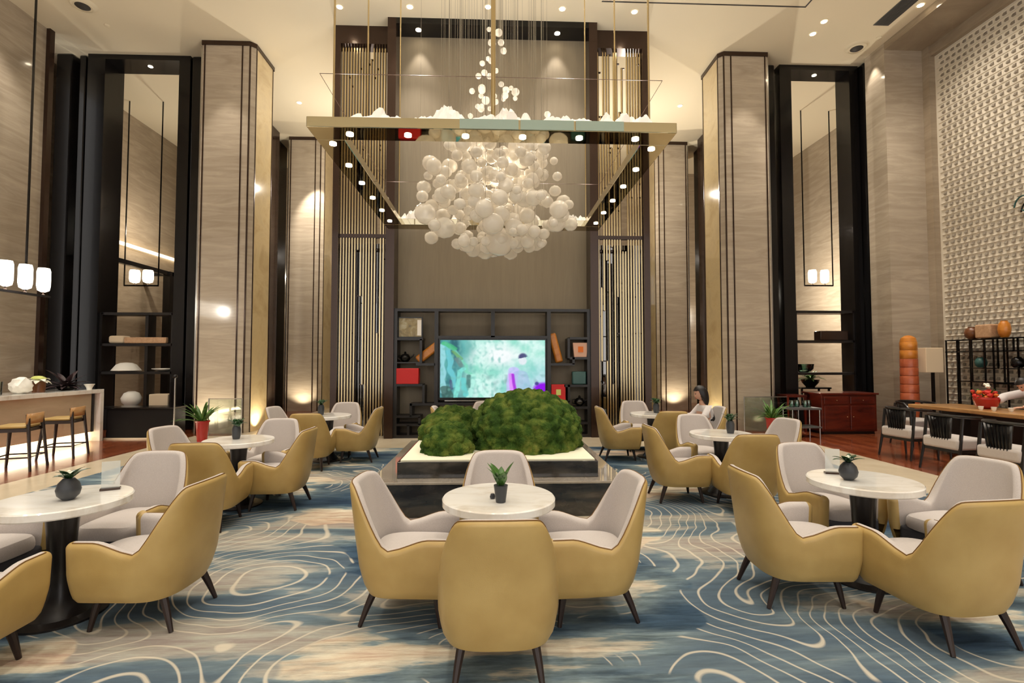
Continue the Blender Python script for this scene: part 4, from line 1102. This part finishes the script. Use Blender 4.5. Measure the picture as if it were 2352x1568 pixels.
# ------------------------------------------------------------------ ceiling fittings
DL = [(-3.17, 10.18), (-1.72, 10.12), (-.11, 10.06), (1.43, 10.06), (2.95, 10.09), (-5.48, 14.1), (5.34, 13.86), (7.11, 10.23), (7.13, 10.64), (8.76, 9.67)]
DLN = ['at the left end of the row before the feature frame', 'second in the row before the feature frame', 'in the middle of the row before the feature frame', 'fourth in the row before the feature frame',
       'at the right end of the row before the feature frame', 'alone beyond the left near pillar', 'alone beyond the right near pillar', 'farther from the right pillar of the close pair', 'nearer the right portal of the close pair', 'beside the grey grille by the right wall']
for (x, y), nm in zip(DL, DLN):
    o = thing('ceiling_downlight', 'small recessed ceiling spotlight ' + nm, 'ceiling light', (x, y, H), 0, 'recessed ceiling spotlights')
    MB().lathe([(.085, -.006), (.085, 0)], 24).build('rim', 'ceiling', o)
    MB().lathe([(.055, -.012), (.055, -.006)], 20).build('lens', 'downlight', o)
for x, y, lb in ((-8.4, 10.3, 'round ceiling air diffuser over the left side'), (8.44, 11.05, 'round ceiling air diffuser near the right pier')):
    o = thing('air_diffuser', lb, 'ceiling vent', (x, y, H))
    MB().lathe([(.2, -.05), (.17, -.06), (.24, -.005), (.25, 0)], 32).build('outer_ring', 'ceiling', o)
    MB().lathe([(.06, -.09), (.13, -.05), (.17, -.012), (.17, -.02), (.12, -.06), (.05, -.1)], 32).build('inner_ring', 'vent_dark', o)
o = thing('air_grille', 'long grey slatted air grille in the ceiling by the right wall', 'ceiling vent', (8.42, 8.6, H-.001))
B(-.17, .17, -1.7, 1.7, -.012, 0).build('backing', 'grey_metal', o, smooth=False)
s = MB()
for k in range(9): s.box(-.15+.036*k, -.14+.036*k, -1.68, 1.68, -.02, -.01)
s.build('slats', 'vent_dark', o, smooth=False)
mb = MB(); mb.box(2.2, 6.43, 9.80, 9.83, H-.006, H); mb.box(6.42, 6.45, YB, 9.83, H-.006, H)
struct('trim_8', mb, 'vent_dark', smooth=False, label='thin dark shadow gap line in the ceiling')
for i, (x, y) in enumerate([(-8.4, 10.95), (8.7, 10.7)]):
    simple('smoke_detector', MB().lathe([(.03, -.03), (.05, -.02), (.055, 0)], 20, (x, y, H)), 'ceiling', ['tiny smoke detector on the ceiling above the left wall end', 'tiny smoke detector on the ceiling beside the right diffuser'][i], 'smoke detector')

# ------------------------------------------------------------------ people
def skin_mesh(name, joints, edges, m, parent, sub=2):
    me = bpy.data.meshes.new(name); me.from_pydata([j[0] for j in joints], edges, []); me.materials.append(M[m])
    o = bpy.data.objects.new(name, me); COL.objects.link(o); o.parent = parent
    md = o.modifiers.new('s', 'SKIN'); md.use_smooth_shade = True
    for i, j in enumerate(joints):
        r = j[1]; me.skin_vertices[0].data[i].radius = (r, r) if not isinstance(r, tuple) else r
        me.skin_vertices[0].data[i].use_root = (i == 0)
    s_ = o.modifiers.new('ss', 'SUBSURF'); s_.levels = sub; s_.render_levels = sub
    return o
def head(parent, c, yaw, pitch, hair_long):
    T = Matrix.Translation(c) @ Matrix.Rotation(yaw, 4, 'Z') @ Matrix.Rotation(pitch, 4, 'X')     # face looks along local +Y
    hb = MB()
    g = bmesh.ops.create_icosphere(hb.bm, subdivisions=4, radius=1)
    for v in g['verts']:
        p = v.co.copy(); x, y, z = p.x*.074, p.y*.09, p.z*.112
        if z < 0: x *= 1-.28*(-p.z)**1.5; y = y*(1-.12*(-p.z)) + .012*(-p.z)
        if p.y > .6 and abs(p.x) < .28 and -.35 < p.z < .2: y += .022*(1-abs(p.x)/.28)*(1-abs(p.z+.2)/.4)       # nose
        if p.y > .6 and .05 < p.z < .3 and .2 < abs(p.x) < .6: y -= .006                                       # eye sockets
        if p.y > .7 and -.62 < p.z < -.45 and abs(p.x) < .3: y += .004                                        # lips
        v.co = T @ Vector((x, y, z))
    for sx in (-1, 1): hb.ball(T @ Vector((sx*.074, -.005, -.005)), .02, 2, (.5, 1, 1.4))
    o = hb.build('head', 'skin', parent)
    e = MB()
    for sx in (-1, 1): e.ball(T @ Vector((sx*.028, .079, .014)), .009, 2)
    e.build('eyes', 'hair', o)
    l = MB(); l.ball(T @ Vector((0, .084, -.058)), .018, 2, (1, .35, .3)); l.build('mouth', 'red_petal', o)
    h = MB(); g = bmesh.ops.create_icosphere(h.bm, subdivisions=4, radius=1)
    for v in g['verts']:
        p = v.co.copy(); k = 1.14 if (p.y < .25 or p.z > .45) else .8
        z = p.z*.122*(1 if k > 1 else .9); y = p.y*.1*k-.006; x = p.x*.084*k
        if hair_long and p.z < 0 and p.y < .1: z = p.z*.24; x *= 1.05
        v.co = T @ Vector((x, y, z+.006))
    h.build('hair', 'hair', parent)
def hand(parent, w, d, up):
    """palm with five unequal curled fingers, from the wrist w along d"""
    w = Vector(w); d = Vector(d).normalized(); up = Vector(up); s_ = d.cross(up).normalized(); up = s_.cross(d)
    js = [(w, (.026, .018)), (w+d*.05, (.036, .015)), (w+d*.085, (.036, .013))]; ed = [(0, 1), (1, 2)]
    for k, ln in zip((-1.5, -.5, .5, 1.5), (.062, .074, .07, .054)):
        b = w+d*.085+s_*k*.017; i = len(js)
        js += [(b+d*.01, .0085), (b+d*(.01+ln*.5)-up*.006, .008), (b+d*(.01+ln*.9)-up*.026, .0065)]; ed += [(2, i), (i, i+1), (i+1, i+2)]
    i = len(js); b = w+d*.03+s_*.03
    js += [(b+s_*.012, .011), (b+s_*.03+d*.03-up*.008, .009), (b+s_*.032+d*.058-up*.014, .0075)]; ed += [(1, i), (i, i+1), (i+1, i+2)]
    skin_mesh('hand', js, ed, 'skin', parent, 1)
# the woman in the armchair, leaning over the far right table
p = thing('person', 'seated woman with dark hair, white blouse and black vest, between the right tables', 'person', (3.42, 8.02, 0))
V = Vector
pel, ch, nk = V((.06, 0, .55)), V((.0, 0, .78)), V((-.03, 0, .93))
skin_mesh('body', [(pel, (.15, .12)), (V((.03, 0, .66)), (.12, .1)), (ch, (.155, .11)), (V((-.02, 0, .88)), (.09, .07)), (nk, .045), (V((-.04, 0, .98)), .05),
    (V((-.0, .17, .84)), .055), (V((-.12, .22, .68)), .042), (V((-.3, .14, .71)), .034), (V((-.38, .11, .735)), .026),
    (V((-.0, -.17, .84)), .055), (V((-.12, -.22, .68)), .042), (V((-.3, -.14, .71)), .034), (V((-.38, -.11, .735)), .026),
    (V((-.1, .1, .52)), .08), (V((-.35, .1, .50)), .065), (V((-.38, .1, .1)), .042), (V((-.46, .1, .06)), .035),
    (V((-.1, -.1, .52)), .08), (V((-.35, -.1, .50)), .065), (V((-.38, -.1, .1)), .042), (V((-.46, -.1, .06)), .035)],
    [(0, 1), (1, 2), (2, 3), (3, 4), (4, 5), (2, 6), (6, 7), (7, 8), (8, 9), (2, 10), (10, 11), (11, 12), (12, 13), (0, 14), (14, 15), (15, 16), (16, 17), (0, 18), (18, 19), (19, 20), (20, 21)], 'skin', p)
skin_mesh('blouse', [(V((.06, 0, .58)), (.16, .13)), (V((.03, 0, .68)), (.13, .11)), (ch, (.165, .12)), (V((-.02, 0, .885)), (.085, .07)),
    (V((0, .175, .845)), .066), (V((-.12, .225, .685)), .056), (V((-.28, .15, .71)), .046), (V((0, -.175, .845)), .066), (V((-.12, -.225, .685)), .056), (V((-.28, -.15, .71)), .046)],
    [(0, 1), (1, 2), (2, 3), (2, 4), (4, 5), (5, 6), (2, 7), (7, 8), (8, 9)], 'shirt', p)
skin_mesh('vest', [(V((.065, 0, .6)), (.165, .14)), (V((.04, 0, .7)), (.14, .125)), (V((.02, 0, .80)), (.135, .12)), (V((.02, 0, .87)), (.10, .07))], [(0, 1), (1, 2), (2, 3)], 'vest', p)
skin_mesh('trousers', [(V((.06, 0, .54)), (.165, .13)), (V((-.1, .1, .53)), .092), (V((-.35, .1, .505)), .075), (V((-.38, .1, .14)), .055), (V((-.1, -.1, .53)), .092), (V((-.35, -.1, .505)), .075), (V((-.38, -.1, .14)), .055)],
    [(0, 1), (1, 2), (2, 3), (0, 4), (4, 5), (5, 6)], 'vest', p)
head(p, V((-.06, 0, 1.08)), math.radians(80), math.radians(-18), True)
hand(p, (-.38, .11, .738), (-1, -.2, .05), (0, 0, 1)); hand(p, (-.38, -.11, .738), (-1, .2, .05), (0, 0, 1))
# the person bending over the slab table
p = thing('person', 'dark-haired person in a white top bending over the slab table beside the red flowers', 'person', (8.75, 7.75, 0))
skin_mesh('body', [(V((.2, 0, .88)), (.15, .13)), (V((.16, 0, 1.0)), (.13, .11)), (V((.02, 0, 1.1)), (.16, .12)), (V((-.08, 0, 1.15)), (.08, .06)), (V((-.15, 0, 1.18)), .045),
    (V((.0, .18, 1.08)), .055), (V((-.25, .3, 1.0)), .042), (V((-.48, .22, .92)), .034), (V((-.54, .2, .9)), .026),
    (V((.0, -.18, 1.08)), .055), (V((-.12, -.26, .93)), .042), (V((-.34, -.16, .88)), .034), (V((-.4, -.13, .87)), .026),
    (V((.2, .1, .8)), .085), (V((.16, .1, .46)), .06), (V((.2, .1, .1)), .042), (V((.1, .1, .05)), .036),
    (V((.2, -.1, .8)), .085), (V((.16, -.1, .46)), .06), (V((.2, -.1, .1)), .042), (V((.1, -.1, .05)), .036)],
    [(0, 1), (1, 2), (2, 3), (3, 4), (2, 5), (5, 6), (6, 7), (7, 8), (2, 9), (9, 10), (10, 11), (11, 12), (0, 13), (13, 14), (14, 15), (15, 16), (0, 17), (17, 18), (18, 19), (19, 20)], 'skin', p)
skin_mesh('top', [(V((.2, 0, .9)), (.17, .15)), (V((.16, 0, 1.0)), (.15, .13)), (V((.02, 0, 1.1)), (.17, .13)), (V((-.07, 0, 1.15)), (.08, .07)),
    (V((0, .18, 1.085)), .068), (V((-.25, .3, 1.005)), .07), (V((-.42, .24, .94)), .07), (V((0, -.18, 1.085)), .068), (V((-.12, -.26, .935)), .06), (V((-.3, -.18, .89)), .055)],
    [(0, 1), (1, 2), (2, 3), (2, 4), (4, 5), (5, 6), (2, 7), (7, 8), (8, 9)], 'shirt', p)
skin_mesh('trousers', [(V((.2, 0, .86)), (.165, .14)), (V((.2, .1, .78)), .095), (V((.16, .1, .46)), .075), (V((.2, .1, .14)), .058), (V((.2, -.1, .78)), .095), (V((.16, -.1, .46)), .075), (V((.2, -.1, .14)), .058)],
    [(0, 1), (1, 2), (2, 3), (0, 4), (4, 5), (5, 6)], 'slate_cloth', p)
head(p, V((-.22, 0, 1.22)), math.radians(90), math.radians(-40), False)
hand(p, (-.54, .2, .9), (-1, -.3, -.3), (0, 0, 1)); hand(p, (-.4, -.13, .87), (-1, .2, -.1), (0, 0, 1))

# ------------------------------------------------------------------ lights
def light(kind, name, loc, energy, color=(1, .86, .66), rot=(0, 0, 0), size=.1, size_y=None, spot=60, blend=.6):
    l = bpy.data.lights.new(name, kind); l.energy = energy; l.color = color
    if kind == 'SPOT': l.spot_size = math.radians(spot); l.spot_blend = blend; l.shadow_soft_size = size
    elif kind == 'POINT': l.shadow_soft_size = size
    else:
        l.size = size
        if size_y: l.shape = 'RECTANGLE'; l.size_y = size_y
    o = bpy.data.objects.new(name, l); COL.objects.link(o); o.location = loc; o.rotation_euler = rot
    return o
W = (1, .91, .79); WU = (1, .95, .88)
for x, y in DL: light('SPOT', 'downlight_beam', (x, y, H-.03), 260, W, size=.05, spot=70)
# the rows of downlights over the lounge that are above the picture
for x in (-6.5, -3.9, -1.3, 1.3, 3.9, 6.5):
    for y in (-4, -1, 2, 5, 7.6): light('SPOT', 'downlight_beam', (x, y, H-.03), 270, (1, .94, .84), size=.18, spot=86)
for x in (-8.2, 8.2):
    for y in (3, 7): light('SPOT', 'downlight_beam', (x, y, H-.03), 240, W, size=.12, spot=80)
# added upward area lights to brighten the ceiling, then the chandelier's own lamps
light('AREA', 'ceiling_fill', (0, 5.05, 4.2), 66, WU, (PI, 0, 0), 3.2, .2)
light('AREA', 'ceiling_fill', (0, 8.2, 4.2), 66, WU, (PI, 0, 0), 3.2, .2)
light('AREA', 'ceiling_fill', (-1.65, 6.6, 4.2), 66, WU, (PI, 0, 0), .2, 3.0)
light('AREA', 'ceiling_fill', (1.65, 6.6, 4.2), 66, WU, (PI, 0, 0), .2, 3.0)
light('POINT', 'globe_glow', (.02, 6.5, 4.0), 14, (1, .9, .76), size=.25)
for x, y in [(-1.2, YF+.15), (0, YF+.15), (1.2, YF+.15), (-1.68, 6.2), (1.68, 6.2)]: light('SPOT', 'beam_spot', (x, y, ZC-.02), 30, W, size=.04, spot=80)
# uplights at the pillar feet, washers at their heads
for x, y in ((-6.2, 11.22), (-5.3, 11.9), (5.2, 11.9), (6.1, 11.15), (-6.05, 16.08), (5.9, 16.0)):
    light('SPOT', 'floor_uplight', (x, y-.12, .05), 80, (1, .86, .64), (PI, 0, 0), .05, spot=125)
light('SPOT', 'wall_wash', (-5.6, 15.3, 7.6), 420, W, (math.radians(38), 0, 0), .05, spot=60)
light('SPOT', 'wall_wash', (8.75, 11.2, 8.75), 60, W, (0, math.radians(-14), 0), .04, spot=50)
for y in (9.3, 6.5): light('SPOT', 'relief_fill_spot', (7.6, y, 8.75), 220, W, (0, math.radians(-26), 0), .15, spot=100)  # added unseen spots to brighten the relief wall
for x, y in ((-8.9, 9.4), (-8.9, 6.5)): light('SPOT', 'stone_wash', (x, y, 8.7), 220, W, (0, math.radians(10), 0), .05, spot=90)
for x, y in ((-6.0, 10.6), (5.9, 10.6)): light('SPOT', 'pillar_wash', (x, y, 8.8), 200, W, (math.radians(9), 0, 0), .05, spot=46)
for x in (-1.62, 1.4): light('SPOT', 'panel_wash', (x, 10.68, H-.16), 60, W, (math.radians(3), 0, 0), .04, spot=60)
for x, y in ((-8.37, 12.25), (8.15, 12.1)): light('SPOT', 'portal_light', (x, y, H-.15), 90, W, size=.04, spot=50)
# unseen point lights that brighten the rooms beyond
for x in (-4, 4): light('POINT', 'far_room_fill', (x, 14.3, 6.5), 260, W, size=.04)
light('POINT', 'far_room_fill', (8.9, 14.8, 3.6), 420, (1, .9, .74), size=.04); light('POINT', 'far_room_fill', (-9.4, 15, 5.4), 130, (1, .9, .74), size=.04)
light('POINT', 'pendant_glow', (-7.6, 8.4, 3.0), 60, (1, .95, .86), size=.03)
light('AREA', 'bar_plinth_glow', (-7.9, 7.6, .14), 16, (1, .86, .62), (0, math.radians(-60), 0), .1, 5)
wd = bpy.data.worlds.new('world'); S.world = wd; wd.use_nodes = True
wd.node_tree.nodes['Background'].inputs[0].default_value = (1.0, .95, .90, 1); wd.node_tree.nodes['Background'].inputs[1].default_value = 1.5

# ------------------------------------------------------------------ camera
F = 1150.0
cam = bpy.data.cameras.new('camera'); cam.sensor_width = 36; cam.lens = F/2352*36; cam.clip_end = 100
co = bpy.data.objects.new('camera', cam); COL.objects.link(co); co.location = (0, 0, 1.6)
yaw, pitch = math.atan(44/F), math.atan(45/F)
co.rotation_euler = (Matrix.Rotation(-yaw, 4, 'Z') @ Matrix.Rotation(PI/2+pitch, 4, 'X')).to_euler()
S.camera = co
S.view_settings.view_transform = 'Standard'; S.view_settings.look = 'None'; S.view_settings.gamma = 1; S.view_settings.exposure = 0
S.view_settings.use_curve_mapping = False
S.cycles.max_bounces = 5; S.cycles.diffuse_bounces = 3; S.cycles.glossy_bounces = 3; S.cycles.transparent_max_bounces = 8
S.cycles.use_adaptive_sampling = True; S.cycles.adaptive_threshold = .06; S.cycles.adaptive_min_samples = 12
S.cycles.caustics_reflective = False; S.cycles.caustics_refractive = False
